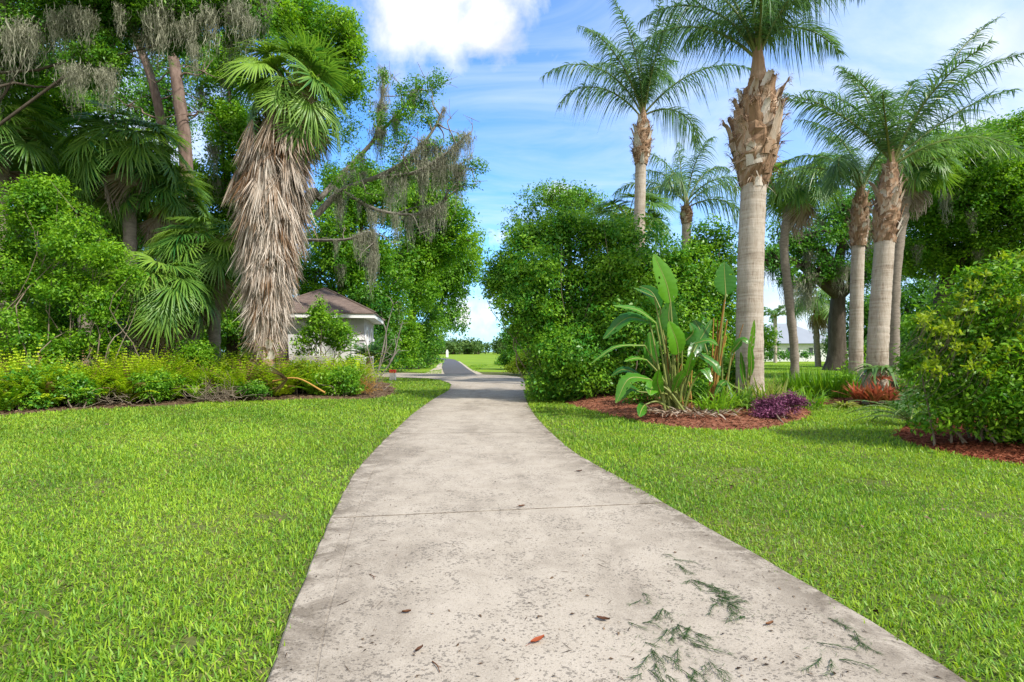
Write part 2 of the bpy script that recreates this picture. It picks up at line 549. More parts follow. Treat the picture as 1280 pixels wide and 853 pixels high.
def make_moss():
    for k in range(5):
        rng = np.random.default_rng(100 + k)
        mb = MB()
        n = 95
        S = 10
        base = rng.standard_normal((n, 3)) * np.array([0.16, 0.12, 0.06])
        ln = 0.12 + 0.88 * rng.random(n) ** 2.2
        ts = np.linspace(0, 1, S)
        ph = rng.random((n, 4)) * 6.28
        amp = 0.03 + 0.05 * rng.random(n)

        def at_(s, t):
            x = np.sin(ph[s, 0] + t * 6) * amp[s] * t ** 0.5 + np.sin(ph[s, 1] + t * 17) * 0.018
            y = np.sin(ph[s, 2] + t * 5) * amp[s] * t ** 0.5 + np.sin(ph[s, 3] + t * 15) * 0.018
            q = base[s] * (1 - 0.45 * t)[:, None]
            return q + np.c_[x, y, -ln[s] * t]
        al = np.arange(n)
        V = np.zeros((n, S, 2, 3))
        for i, t in enumerate(ts):
            c = at_(al, np.full(n, t))
            g = rng.random(n) * 6.28
            w = np.c_[np.cos(g), np.sin(g), np.zeros(n)] * ((0.0075 * (1.1 - t) + 0.002) * (0.4 + 1.2 * rng.random(n)))[:, None]
            V[:, i, 0] = c - w
            V[:, i, 1] = c + w
        b = (np.arange(n) * S * 2)[:, None]
        Q = np.concatenate([b + np.array([[i * 2, i * 2 + 1, i * 2 + 3, i * 2 + 2]]) for i in range(S - 1)])
        mb.add(V.reshape(-1, 3), Q, np.repeat(0.15 + 0.7 * rng.random(n), S * 2))
        m = 700
        s = rng.integers(0, n, m)
        t = rng.random(m) ** 0.8
        bp = at_(s, t)
        dr = unit(rng.standard_normal((m, 3)) + np.array([0, 0, -0.6]))
        V2, Q2 = strips(bp, dr, 0.03 + 0.07 * rng.random(m), np.full(m, 0.007), 0.06 * rng.random(m), unit(rng.standard_normal((m, 3))), 2)
        mb.add(V2, Q2, np.repeat(0.2 + 0.7 * rng.random(m), 6))
        MOSS.append(mb.mesh('moss_beard', M['moss']))


make_moss()


def hang_moss(root, pts, rng, smin=0.7, smax=1.8, wide=1.0):
    base = np.array(root.location)
    for p in pts:
        o = link('moss_beard', MOSS[int(rng.integers(0, 5))], root)
        o.location = [float(x) for x in (np.asarray(p) - base)]
        s = smin + (smax - smin) * rng.random()
        w = wide * s * (0.65 + 0.35 * rng.random())
        o.scale = (w, w, s)
        o.rotation_euler = (0, 0, rng.random() * 6.28)


def make_tree(name, label, cat, px, Y, trunk_pts, r, ells, leaf, bark='bark', L=None, cover=1.0, nsub=7, seed=1, group=None,
              moss=0, moss_pts=None, moss_size=(0.8, 2.0), tint=(0.1, 0.9), aspect=0.5, sprig=0.15, clump=0.34, limb_r=None, branchy=4, droop=0.25):
    rng = np.random.default_rng(seed)
    base = np.array([X_at(px, Y), Y, 0.0])
    root = thing(name, label, cat, base, group)
    tr = [base - np.array([0, 0, 0.1])] + [P(*q) for q in trunk_pts]
    path = bend(tr, 16)
    rad = np.linspace(r, r * 0.5, len(path))
    rad[0] *= 1.6
    rad[1] *= 1.15
    wood = MB()
    V, Q = tube(path, rad, 12, jitter=0.04, rng=rng)
    wood.add(V, Q)
    top = path[-1]
    crown = MB()
    lr = limb_r or r * 0.42
    allt = []
    for e in ells:
        lobes = sub_lobes(e, nsub, rng)
        ll = L or 0.0052 * e[4]
        tips = fill_leaves(crown, lobes, ll, cover, rng, aspect, tint=tint, sprig=sprig, clump=clump, droop=droop)
        cen = P(e[0], e[1], e[4])
        st = path[int(len(path) * (0.55 + 0.4 * rng.random()))] if len(ells) > 1 else top
        limbs(wood, st, lr, [cen], rng, lr * 0.45, 7)
        for c, R in lobes[:-1]:
            limbs(wood, cen, lr * 0.45, [c], rng, lr * 0.15, 5)
            pick = [tips[i][0] for i in rng.integers(0, len(tips), branchy)]
            pick = [q for q in pick if np.linalg.norm(q - c) < 2.2 * np.mean(R)]
            limbs(wood, c, lr * 0.16, pick, rng, 0.008, 4, 0.05)
        allt += [t for t in tips if t[0][2] < t[1][2] + 0.3]
    wood.build('trunk', M[bark], root, True, base)
    crown.build('crown', M[leaf], root, False, base)
    pts = []
    if moss:
        for i in rng.integers(0, len(allt), moss):
            pts.append(allt[i][0])
    if moss_pts:
        pts += [P(*q) for q in moss_pts]
    if pts:
        hang_moss(root, pts, rng, *moss_size)
    return root


def make_shrub(name, label, cat, ells, leaf, L, cover=1.0, nsub=6, seed=1, group=None, tint=(0.1, 0.9), aspect=0.5, stems=5, sprig=0.2, clump=0.34, bark='twig', extra=None, droop=0.25):
    rng = np.random.default_rng(seed)
    cs = np.array([P(e[0], e[1], e[4]) for e in ells])
    base = np.array([cs[:, 0].mean(), cs[:, 1].mean(), 0.0])
    root = thing(name, label, cat, base, group)
    fol, wood = MB(), MB()
    for e in ells:
        lobes = sub_lobes(e, nsub, rng)
        tips = fill_leaves(fol, [(np.array([c[0], c[1], max(c[2], 0.1)]), R) for c, R in lobes], L, cover, rng, aspect, tint=tint, sprig=sprig, clump=clump, droop=droop)
        c = P(e[0], e[1], e[4])
        for i in range(stems):
            q = tips[int(rng.integers(0, len(tips)))][0]
            st = np.array([c[0] * 0.6 + base[0] * 0.4 + rng.normal() * 0.15, c[1] * 0.6 + base[1] * 0.4 + rng.normal() * 0.15, -0.03])
            limbs(wood, st, 0.022, [q], rng, 0.005, 5, 0.02)
    V = [v for v in fol.v]
    for v in V:
        v[:, 2] = np.maximum(v[:, 2], 0.015 + 0.05 * RNG.random(len(v)).astype(np.float32))
    fol.build('foliage', M[leaf], root, False, base)
    wood.build('stem', M[bark], root, True, base)
    return root


# ---- pinnate (feather) frond, starts at origin, leans out along +X
def feather_frond(length, a0, curl, rng, nl=85, ll=0.62, wid=0.03, plume=0.5, hang=0.6, tint=0.5, bare=0.14, side_curve=0.0, rach=0.03):
    n = 26
    s = np.linspace(0, 1, n)
    ang = a0 - curl * s ** 1.5
    ds = length / (n - 1)
    pts = np.zeros((n, 3))
    for i in range(1, n):
        a = 0.5 * (ang[i] + ang[i - 1])
        pts[i] = pts[i - 1] + ds * np.array([math.cos(a), side_curve * s[i], math.sin(a)])
    mb, rm = MB(), MB()
    V, Q = tube(pts, np.linspace(rach, 0.006, n), 5)
    rm.add(V, Q, 0.4)
    t = np.linspace(bare, 0.995, nl)
    t = np.repeat(t, 2)
    sg = np.tile([1.0, -1.0], nl)
    t = np.clip(t + rng.normal(0, 0.006, len(t)), bare, 1)
    bp = np.stack([np.interp(t, s, pts[:, k]) for k in range(3)], 1)
    tg = unit(np.stack([np.interp(t, s, np.gradient(pts[:, k])) for k in range(3)], 1))
    sidev = unit(np.cross(tg, np.array([0, 0, 1.0])) + 1e-6)
    upv = np.cross(sidev, tg)
    N = len(t)
    prof = np.sin(np.clip((t - bare) / (1 - bare), 0, 1) ** 0.75 * math.pi * 0.92 + 0.22)
    ln = ll * np.clip(prof, 0.25, 1) * (0.85 + 0.3 * rng.random(N))
    el = rng.normal(0.15, plume, N)
    d = unit(sidev * sg[:, None] * np.cos(el)[:, None] + upv * np.sin(el)[:, None] + tg * (0.45 + 0.5 * t)[:, None])
    ws = unit(np.cross(d, upv + rng.standard_normal((N, 3)) * 0.5))
    V, Q = strips(bp, d, ln, wid * (0.8 + 0.4 * rng.random(N)), hang * ln * (0.7 + 0.6 * rng.random(N)), ws, 4)
    tt = np.clip(tint + rng.normal(0, 0.12, N), 0, 1)
    mb.add(V, Q, np.repeat(tt, 10))
    return mb, rm


# ---- fan frond
def fan_frond(lp, a0, curl, R, rng, nseg=34, spread=115, droop=0.35, tint=0.45, stiff=0.6, pet=0.02, cup=0.25):
    n = 12
    s = np.linspace(0, 1, n)
    ang = a0 - curl * s ** 1.4
    pts = np.zeros((n, 3))
    for i in range(1, n):
        a = 0.5 * (ang[i] + ang[i - 1])
        pts[i] = pts[i - 1] + lp / (n - 1) * np.array([math.cos(a), 0, math.sin(a)])
    rm = MB()
    V, Q = tube(pts, np.linspace(pet * 1.4, pet * 0.7, n), 5)
    rm.add(V, Q, 0.5)
    mb = MB()
    a = ang[-1] - 0.25
    tg = np.array([math.cos(a), 0, math.sin(a)])
    sd = np.array([0, 1.0, 0])
    nm = np.cross(tg, sd)
    if nm[2] < 0:
        nm = -nm
    th = np.radians(np.linspace(-spread, spread, nseg)) + rng.normal(0, 0.02, nseg)
    d = np.cos(th)[:, None] * tg + np.sin(th)[:, None] * sd
    d = unit(d + nm * cup * np.abs(np.sin(th))[:, None] + rng.standard_normal((nseg, 3)) * 0.03)
    side = unit(np.cross(d, nm))
    ln = R * (0.72 + 0.28 * np.cos(th * 0.7)) * (0.92 + 0.16 * rng.random(nseg))
    gap = math.radians(2 * spread) / (nseg - 1)
    st = [0.03, 0.35, 0.62, 0.84, 1.0]
    base = pts[-1]
    V = np.zeros((nseg, 5, 3, 3))
    for i, t in enumerate(st):
        c = base + d * (ln * t)[:, None]
        fall = droop * ln * max(0, t - 0.25) ** 1.7 * (0.8 + 0.5 * rng.random(nseg))
        c = c - np.array([0, 0, 1.0]) * fall[:, None]
        w = gap * R * min(t, 0.42) * 0.58 * (1.0 if t < 0.5 else max(0.05, (1.0 - t) / 0.5)) + 0.004
        V[:, i, 0] = c - side * w
        V[:, i, 1] = c + nm * w * 0.55
        V[:, i, 2] = c + side * w
    b = (np.arange(nseg) * 15)[:, None]
    Q = []
    for i in range(4):
        for k in range(2):
            Q.append(b + np.array([[i * 3 + k, i * 3 + k + 1, i * 3 + 4 + k, i * 3 + 3 + k]]))
    mb.add(V.reshape(-1, 3), np.concatenate(Q), np.repeat(np.clip(tint + rng.normal(0, 0.1, nseg), 0, 1), 15))
    return mb, rm


def place_frond(root, blade_me, stalk_me, loc, az, roll=0.0, scale=1.0, pitch=0.0):
    o = link('frond', blade_me, root)
    o.location = [float(x) for x in loc]
    o.rotation_euler = (roll, pitch, az)
    o.scale = (scale, scale, scale)
    k = link('leaf_stalk', stalk_me, o)
    return o


FANS = {'live': [], 'dead': []}


def make_fans():
    for i in range(8):
        rng = np.random.default_rng(300 + i)
        mb, rm = fan_frond(1.0 + 0.3 * rng.random(), 0.9, 0.9, 1.0, rng, 36, 112, 0.45 + 0.25 * rng.random(), 0.12 + 0.8 * rng.random())
        FANS['live'].append((mb.mesh('frond', M['fan_leaf']), rm.mesh('leaf_stalk', M['petiole'], True)))
    for i in range(4):
        rng = np.random.default_rng(340 + i)
        mb, rm = fan_frond(0.7 + 0.3 * rng.random(), 0.1, 1.5, 0.95, rng, 26, 70, 0.9, 0.35 + 0.4 * rng.random(), cup=0.5)
        FANS['dead'].append((mb.mesh('frond', M['dead']), rm.mesh('leaf_stalk', M['stalk'], True)))


make_fans()


def fan_palm(label, px, Y, top, r, n, size, seed, dead=5, group=None, low=-0.5, trunk_pts=(), name='cabbage_palm', bark='sabal_bark'):
    """top: (px,py) of the crown's heart"""
    rng = np.random.default_rng(seed)
    base = np.array([X_at(px, Y), Y, 0.0])
    root = thing(name, label, 'palm', base, group)
    heart = P(top[0], top[1], Y)
    pts = [base - np.array([0, 0, 0.1])] + [P(q[0], q[1], Y) for q in trunk_pts] + [heart]
    if len(pts) == 2:
        pts.insert(1, (pts[0] + pts[1]) * 0.5 + np.array([rng.normal() * 0.1, 0, 0]))
    path = bend(pts, 40)
    rad = r * (1 + 0.05 * np.sin(np.arange(len(path)) * 2.1) + 0.04 * rng.standard_normal(len(path)))
    rad[-4:] *= 1.25
    mb = MB()
    V, Q = tube(path, rad, 12, jitter=0.03, rng=rng)
    mb.add(V, Q)
    mb.build('trunk', M[bark], root, True, base)
    loc = heart - base
    for i in range(n):
        az = 2.399 * i + rng.normal() * 0.2
        u = i / max(1, n - 1)
        b, s = FANS['live'][int(rng.integers(0, 8))]
        pitch = -(0.75 - (0.75 - low) * u) + 0.35      # newest leaves upright, oldest low
        place_frond(root, b, s, loc + np.array([0, 0, 0.15 - 0.3 * u]), az, rng.normal() * 0.15, size * (0.85 + 0.3 * rng.random()), pitch)
    for i in range(dead):
        b, s = FANS['dead'][int(rng.integers(0, 4))]
        place_frond(root, b, s, loc + np.array([0, 0, -0.25]), rng.random() * 6.28, rng.normal() * 0.2, size * (0.8 + 0.3 * rng.random()), 0.35)
    return root


BOOTS = []


def make_boots():
    for k in range(5):
        rng = np.random.default_rng(500 + k)
        # a split, curling leaf base: local +Z up, +X outward
        nu, nv = 9, 5
        V = np.zeros((nu, nv, 3))
        for i in range(nu):
            t = i / (nu - 1)
            for j in range(nv):
                v = j / (nv - 1) - 0.5
                w = 0.24 * (1 - 0.55 * t) * (1 + 0.15 * rng.normal() * t)
                curl = 0.10 * t ** 3 * (1 + k * 0.35)
                V[i, j] = (0.02 + 0.05 * math.sin(t * 3.0) + curl - 0.30 * v * v * (1 - 0.6 * t), v * w * 2, 0.62 * t + rng.normal() * 0.02 * t - (0.06 * (t > 0.95)) * rng.random())
        idx = np.arange(nu * nv).reshape(nu, nv)
        Q = np.array([(idx[i, j], idx[i, j + 1], idx[i + 1, j + 1], idx[i + 1, j]) for i in range(nu - 1) for j in range(nv - 1)])
        mb = MB()
        mb.add(V, Q, np.repeat([0.45, 0.7, 0.3, 0.95, 0.55][k], nu * nv))
        # frayed fibres along the lip
        m = 26
        bp = V[nu - 1][rng.integers(0, nv, m)] + rng.standard_normal((m, 3)) * np.array([0.01, 0.03, 0.03])
        d = unit(np.c_[0.8 + rng.random(m) * 0.6, rng.normal(0, 0.8, m), rng.normal(0.2, 0.6, m)])
        V2, Q2 = strips(bp, d, 0.06 + 0.10 * rng.random(m), np.full(m, 0.012), 0.08 * rng.random(m), unit(rng.standard_normal((m, 3))), 2)
        mb.add(V2, Q2, np.repeat(0.15 + 0.5 * rng.random(m), 6))
        BOOTS.append(mb.mesh('leaf_boot', M['boot'], True))


make_boots()


def queen_palm(label, px, Y, trunk_pts, r, collar, heart, fronds, seed, boots=22, group='queen palms in the garden right of the driveway', ll=0.62, nl=85, name='queen_palm', wid=0.032, hang=1.0):
    """trunk_pts: px/py up the trunk, collar: list of (px,py,radius_px), heart: where the leaf stalks leave"""
    rng = np.random.default_rng(seed)
    base = np.array([X_at(px, Y), Y, 0.0])
    root = thing(name, label, 'palm', base, group)
    pts = [base - np.array([0, 0, 0.1])] + [P(q[0], q[1], Y) for q in trunk_pts]
    path = bend(pts, 90)
    s = np.linspace(0, 1, len(path))
    rad = r * (1.12 - 0.14 * s) * (1 + 0.010 * rng.standard_normal(len(path)))
    rad[:6] *= np.linspace(1.25, 1.0, 6)
    mb = MB()
    V, Q = tube(path, rad, 20, jitter=0.008, rng=rng)
    mb.add(V, Q)
    mb.build('trunk', M['palm_trunk'], root, True, base)
    # boot collar core
    cp = np.array([P(c[0], c[1], Y) for c in collar])
    cr = np.array([c[2] / F * Y for c in collar])
    rad_scale = float(cr.max()) / 0.6 + 0.15
    cpath = bend(list(cp), 24)
    crad = np.interp(np.linspace(0, 1, len(cpath)), np.linspace(0, 1, len(cr)), cr) * 0.86
    mb = MB()
    V, Q = tube(cpath, crad, 16, jitter=0.06, rng=rng)
    mb.add(V, Q, np.clip(0.35 + 0.18 * rng.standard_normal(len(V)), 0, 1))
    collar_mb = mb
    boots = int(boots * 2.4)
    for i in range(boots):
        u = (i + 0.5) / boots * 0.95
        p = np.array([np.interp(u, np.linspace(0, 1, len(cpath)), cpath[:, k]) for k in range(3)])
        rr = np.interp(u, np.linspace(0, 1, len(cpath)), crad)
        a = 2.399 * i + rng.normal() * 0.25
        o = link('leaf_boot', BOOTS[int(rng.integers(0, 5))], root)
        k = rr / 0.36 * (0.34 + 0.36 * rng.random())
        o.location = [float(x) for x in (p - base + np.array([math.cos(a), math.sin(a), 0]) * rr * 0.94 - np.array([0, 0, 0.22 * k]))]
        o.rotation_euler = (rng.normal() * 0.12, 0.06 + 0.12 * rng.normal(), a)
        o.scale = (k * 0.9, k * (0.8 + 0.5 * rng.random()), k * (1.0 + 0.5 * rng.random()))
    m = 420
    u = rng.random(m)
    cpi = np.stack([np.interp(u, np.linspace(0, 1, len(cpath)), cpath[:, k]) for k in range(3)], 1)
    rri = np.interp(u, np.linspace(0, 1, len(cpath)), crad)
    an = rng.random(m) * 6.28
    rad_ = np.c_[np.cos(an), np.sin(an), np.zeros(m)]
    d = unit(rad_ * rng.uniform(0.0, 1.0, m)[:, None] + np.c_[rng.normal(0, 0.35, (m, 2)), rng.normal(0.5, 0.8, m)])
    V, Q = strips(cpi + rad_ * (rri * 1.03)[:, None], d, (0.10 + 0.22 * rng.random(m)) * rad_scale, np.full(m, 0.022) * rad_scale, 0.12 * rng.random(m) * rad_scale, unit(np.c_[-np.sin(an), np.cos(an), rng.normal(0, 0.5, m)]), 3)
    collar_mb.add(V, Q, np.repeat(np.clip(rng.normal(0.4, 0.28, m), 0, 1), 8))
    collar_mb.build('boot_collar', M['boot'], root, False, base)
    hp = P(heart[0], heart[1], Y)
    # fibrous shaft the stalks leave from
    mb = MB()
    top = cpath[-1]
    V, Q = tube(bend([top - np.array([0, 0, 0.15]), (top + hp) / 2, hp + np.array([0, 0, 0.5])], 10), np.linspace(crad[-1] * 1.0, 0.05, 11)[:11], 10, jitter=0.08, rng=rng)
    mb.add(V, Q, 0.4)
    mb.build('crown_shaft', M['boot'], root, False, base)
    for fr in fronds:
        az, a0, curl, ln = fr[:4]
        tint = fr[4] if len(fr) > 4 else 0.35 + 0.3 * rng.random()
        b, st = feather_frond(ln, a0, curl, rng, int(nl * 1.45), ll * 1.3, wid * 0.85, 0.55, hang, tint, 0.14, rng.normal() * 0.12, 0.045)
        place_frond(root, b.mesh('frond', M['queen_leaf']), st.mesh('leaf_stalk', M['petiole'], True), hp - base + np.array([0, 0, rng.normal() * 0.12 - 0.15]), az, rng.normal() * 0.15)
    return root


# ------------------------------------------------------------------ ground, driveway, beds
LE = [(300, 1000), (333, 853), (370, 752), (415, 645), (445, 587), (480, 550), (515, 517.5), (541, 499), (561, 488), (564, 480.6)]
RE = [(1440, 1000), (1205, 853), (1090, 785), (990, 725), (890, 670), (817, 626), (720, 570), (685, 538), (668, 519), (660, 506), (656.5, 492), (656.5, 480.6)]
lw = np.array([G(*q) for q in LE])
rw = np.array([G(*q) for q in RE])


def leftX(Y):
    return np.interp(Y, lw[:, 1], lw[:, 0])


def rightX(Y):
    return np.interp(Y, rw[:, 1], rw[:, 0])


def smooth_edge(fn, Y):
    return (fn(Y - 0.5) + fn(Y - 0.25) + fn(Y) + fn(Y + 0.25) + fn(Y + 0.5)) / 5 if True else fn(Y)


gm = MB()
gm.add([(-2500, -300, -0.035), (2500, -300, -0.035), (2500, 4000, -0.035), (-2500, 4000, -0.035)], [(0, 1, 2, 3)])
tag(gm.build('ground', M['ground']), kind='structure')

# driveway slabs, a real open joint between neighbours
YEND = 25.0
joints = [4.95, 9.95, 15.0, 20.1]
dm = MB()
cuts = [-6.0] + joints + [YEND]
for a, b in zip(cuts[:-1], cuts[1:]):
    ys = np.linspace(a + (0.012 if a > -5 else 0), b - (0.012 if b < YEND else 0), max(4, int((b - a) / 0.2)))
    rows = []
    for y in ys:
        tilt = float(np.interp(y, [-6, 0, 5, 10, 15, 25], [0, 0.3, 0.5, 0.22, 0.1, 0.0]))
        yl = y - 0.13 * tilt
        yr = y + 0.87 * tilt
        if y <= 0:
            l = np.array([lw[0, 0] + (y - lw[0, 1]) * -0.02, y, 0])
            l[0] = smooth_edge(leftX, 2.0) if y < 2 else l[0]
        xl, xr = smooth_edge(leftX, max(y, 2.2)), smooth_edge(rightX, max(y, 2.2))
        jt = 0.004 * math.sin(y * 7.3) + 0.003 * math.sin(y * 17.1)
        wv = xr - xl
        # (offset from left, height, rim dirt)
        prof = [(0.0, -0.10, 1.0), (0.0 + jt, -0.012, 1.0), (0.012 + jt, 0.0, 1.0), (0.08, 0.0, 0.8), (0.20, 0.0, 0.55), (0.203, -0.003, 0.7), (0.211, -0.003, 0.7), (0.214, 0.0, 0.52), (0.55, 0.0, 0.0),
                (wv * 0.5, 0.0, 0.0), (wv - 0.6, 0.0, 0.0), (wv - 0.25, 0.0, 0.45), (wv - 0.1, 0.0, 0.8), (wv - 0.012 + jt, 0.0, 1.0), (wv + jt, -0.012, 1.0), (wv, -0.10, 1.0)]
        for k, (dx, z, t) in enumerate(prof):
            u = dx / wv
            yy = yl + (yr - yl) * u
            rows.append((xl + dx, yy, z, t))
    R_ = np.array(rows)
    n = 16
    idx = np.arange(len(ys) * n).reshape(len(ys), n)
    Q = np.stack([idx[:-1, :-1].ravel(), idx[:-1, 1:].ravel(), idx[1:, 1:].ravel(), idx[1:, :-1].ravel()], 1)
    dm.add(R_[:, :3], Q, R_[:, 3])
    for i in (0, len(ys) - 1):      # end faces of the slab
        top = R_[idx[i], :3]
        bot = top.copy()
        bot[:, 2] = -0.1
        V = np.concatenate([top, bot])
        dm.add(V, [(k, k + 1, k + 1 + n, k + n) for k in range(n - 1)], 1.0)


def ngon(mb, pts, tint=0.5):
    mb.add(np.asarray(pts, float), [list(range(len(pts)))], tint)


def flat(pp, z):
    out = []
    for q in pp:
        g = G(*q)
        g[2] = z
        out.append(g)
    return out


ap = [(564, 480.6), (561, 478.5), (550, 475), (535, 473), (497, 472), (479, 471.2), (330, 471.5), (330, 466.4), (479, 466), (539, 467), (559, 467.4), (595, 468), (630, 469.5), (647, 471), (654, 473.5), (656.5, 480.6)]
ngon(dm, flat(ap, 0.0)[::-1], 0.0)
tag(dm.build('driveway', M['concrete']), kind='structure')
sm = MB()
ngon(sm, [(-2.4, -5.9, -0.03), (-2.4, 0, -0.03), (-1.4, 0, -0.03)][:0] or [(leftX(y) + 0.02, y, -0.03) for y in np.linspace(2.4, YEND, 20)][::-1] + [(rightX(y) - 0.02, y, -0.03) for y in np.linspace(2.4, YEND, 20)])
tag(sm.build('joint_soil', M['soil']), kind='structure')

am = MB()
ngon(am, flat([(556, 467.8), (596, 468.4), (584, 461), (577, 455), (572, 451.6), (568, 449.6), (560, 448.4), (540, 447.6), (540, 448.4), (553, 449.6), (556, 451.2), (554, 454), (552.5, 459), (554, 464)], 0.006))
tag(am.build('path', M['asphalt']), kind='structure')
am = MB()
ngon(am, flat([(530, 467.2), (557, 467.6), (552, 459), (553, 454), (549, 454), (545, 459), (538, 463)], -0.015))
ngon(am, flat([(596, 468.2), (584, 461), (577, 455), (572, 451.6), (575, 452), (581, 456), (588, 461), (604, 467.6)], -0.015))
tag(am.build('path_shoulder', M['sand']), kind='structure')


def bed(name, mat, poly_px, mound, seed, ragged=0.10):
    """a mulch bed: outline given as pixels on the ground, gently mounded to the middle"""
    rng = np.random.default_rng(seed)
    p = [G(*q) for q in poly_px]
    cl = bend(p + [p[0]], 16 * len(p))[:-1]
    c = cl.mean(0)
    cl = cl + unit(cl - c) * (rng.standard_normal(len(cl)) * ragged * 0.4)[:, None]
    rings = [1.0, 0.93, 0.8, 0.6, 0.35, 0.12]
    V = []
    for r in rings:
        h = -0.03 + mound * (1 - r ** 2) ** 0.8
        q = c + (cl - c) * r
        q[:, 2] = h + rng.standard_normal(len(cl)) * (0.012 if r < 1 else 0.0)
        V.append(q)
    V = np.concatenate(V)
    n = len(cl)
    Q = [(i * n + k, i * n + (k + 1) % n, (i + 1) * n + (k + 1) % n, (i + 1) * n + k) for i in range(len(rings) - 1) for k in range(n)]
    mb = MB()
    mb.add(V, Q)
    last = (len(rings) - 1) * n
    mb.v[0] = np.concatenate([mb.v[0], (c + np.array([0, 0, -0.03 + mound]))[None].astype(np.float32)])
    mb.t[0] = np.append(mb.t[0], 0.5).astype(np.float32)
    mb.f.append(np.array([(last + k, last + (k + 1) % n, len(V)) for k in range(n)]))
    tag(mb.build(name, M[mat], None, True), kind='structure')
    return cl, c, mound


def in_poly(x, y, poly):
    inside = np.zeros(len(x), bool)
    n = len(poly)
    for i in range(n):
        x0, y0 = poly[i][:2]
        x1, y1 = poly[(i + 1) % n][:2]
        cond = ((y0 > y) != (y1 > y))
        with np.errstate(divide='ignore', invalid='ignore'):
            xi = (x1 - x0) * (y - y0) / (y1 - y0 + 1e-12) + x0
        inside ^= cond & (x < xi)
    return inside


BED1 = bed('mulch_bed', 'bark_mulch', [(690, 497), (725, 508), (760, 517), (805, 526), (880, 535), (945, 535), (990, 526), (1014, 516), (1000, 508), (960, 497), (900, 489), (800, 487), (715, 489)], 0.28, 1)
BED2 = bed('mulch_bed', 'bark_mulch', [(985, 501), (1030, 505), (1100, 506), (1130, 502), (1120, 492), (1060, 486), (1000, 488)], 0.15, 2)
BED3 = bed('mulch_bed', 'mulch', [(1117, 538), (1128, 548), (1160, 559), (1210, 569), (1280, 579), (1420, 590), (1480, 560), (1400, 530), (1280, 520), (1160, 522)], 0.12, 3)
BEDL = bed('leaf_litter_bed', 'litter', [(-160, 519), (0, 518), (60, 514), (140, 509), (240, 503), (330, 500), (420, 498), (475, 497), (492, 488), (488, 479), (440, 475.5), (300, 476), (100, 478), (-160, 482), (-300, 500)], 0.12, 4, 0.25)
BEDS = [BED1, BED2, BED3, BEDL]


def bed_height(b, x, y):
    cl, c, mound = b
    # radial fraction along the ray from the centre
    a = np.arctan2(cl[:, 1] - c[1], cl[:, 0] - c[0])
    r = np.hypot(cl[:, 0] - c[0], cl[:, 1] - c[1])
    o = np.argsort(a)
    rr = np.interp(np.arctan2(y - c[1], x - c[0]), a[o], r[o], period=2 * math.pi)
    u = np.clip(np.hypot(x - c[0], y - c[1]) / rr, 0, 1)
    return -0.03 + mound * (1 - u ** 2) ** 0.8


def chips(name, b, mat, n, size, seed, label):
    rng = np.random.default_rng(seed)
    cl = b[0]
    lo, hi = cl.min(0), cl.max(0)
    x = lo[0] + (hi[0] - lo[0]) * rng.random(n * 3)
    # more of them at the near side, where they are seen
    y = lo[1] + (hi[1] - lo[1]) * rng.random(n * 3) ** 1.6
    k = in_poly(x, y, cl)
    x, y = x[k][:n], y[k][:n]
    z = bed_height(b, x, y) + 0.012
    m = len(x)
    a = rng.random(m) * 6.28
    d = unit(np.c_[np.cos(a), np.sin(a), rng.normal(0, 0.25, m)])
    nrm = unit(np.c_[rng.normal(0, 0.3, m), rng.normal(0, 0.3, m), np.ones(m)])
    L = size * (0.5 + rng.random(m))
    V, Q = kites(np.c_[x, y, z], d, nrm, L, L * (0.25 + 0.2 * rng.random(m)))
    mb = MB()
    mb.add(V, Q, np.repeat(rng.random(m), 4))
    o = mb.build(name, M[mat])
    return tag(o, label, 'mulch', kind='stuff')


chips('mulch_chips', BED1, 'bark_mulch', 9000, 0.07, 11, 'reddish brown bark mulch under the paddle-leaf plant')
chips('mulch_chips', BED2, 'bark_mulch', 2500, 0.08, 12, 'brown bark mulch around the two close queen palms')
chips('mulch_chips', BED3, 'mulch', 12000, 0.055, 13, 'bright red wood mulch under the yellow-tipped bush')
chips('leaf_litter', BEDL, 'litter', 16000, 0.10, 14, 'dry brown fallen leaves along the edge of the fern bed')

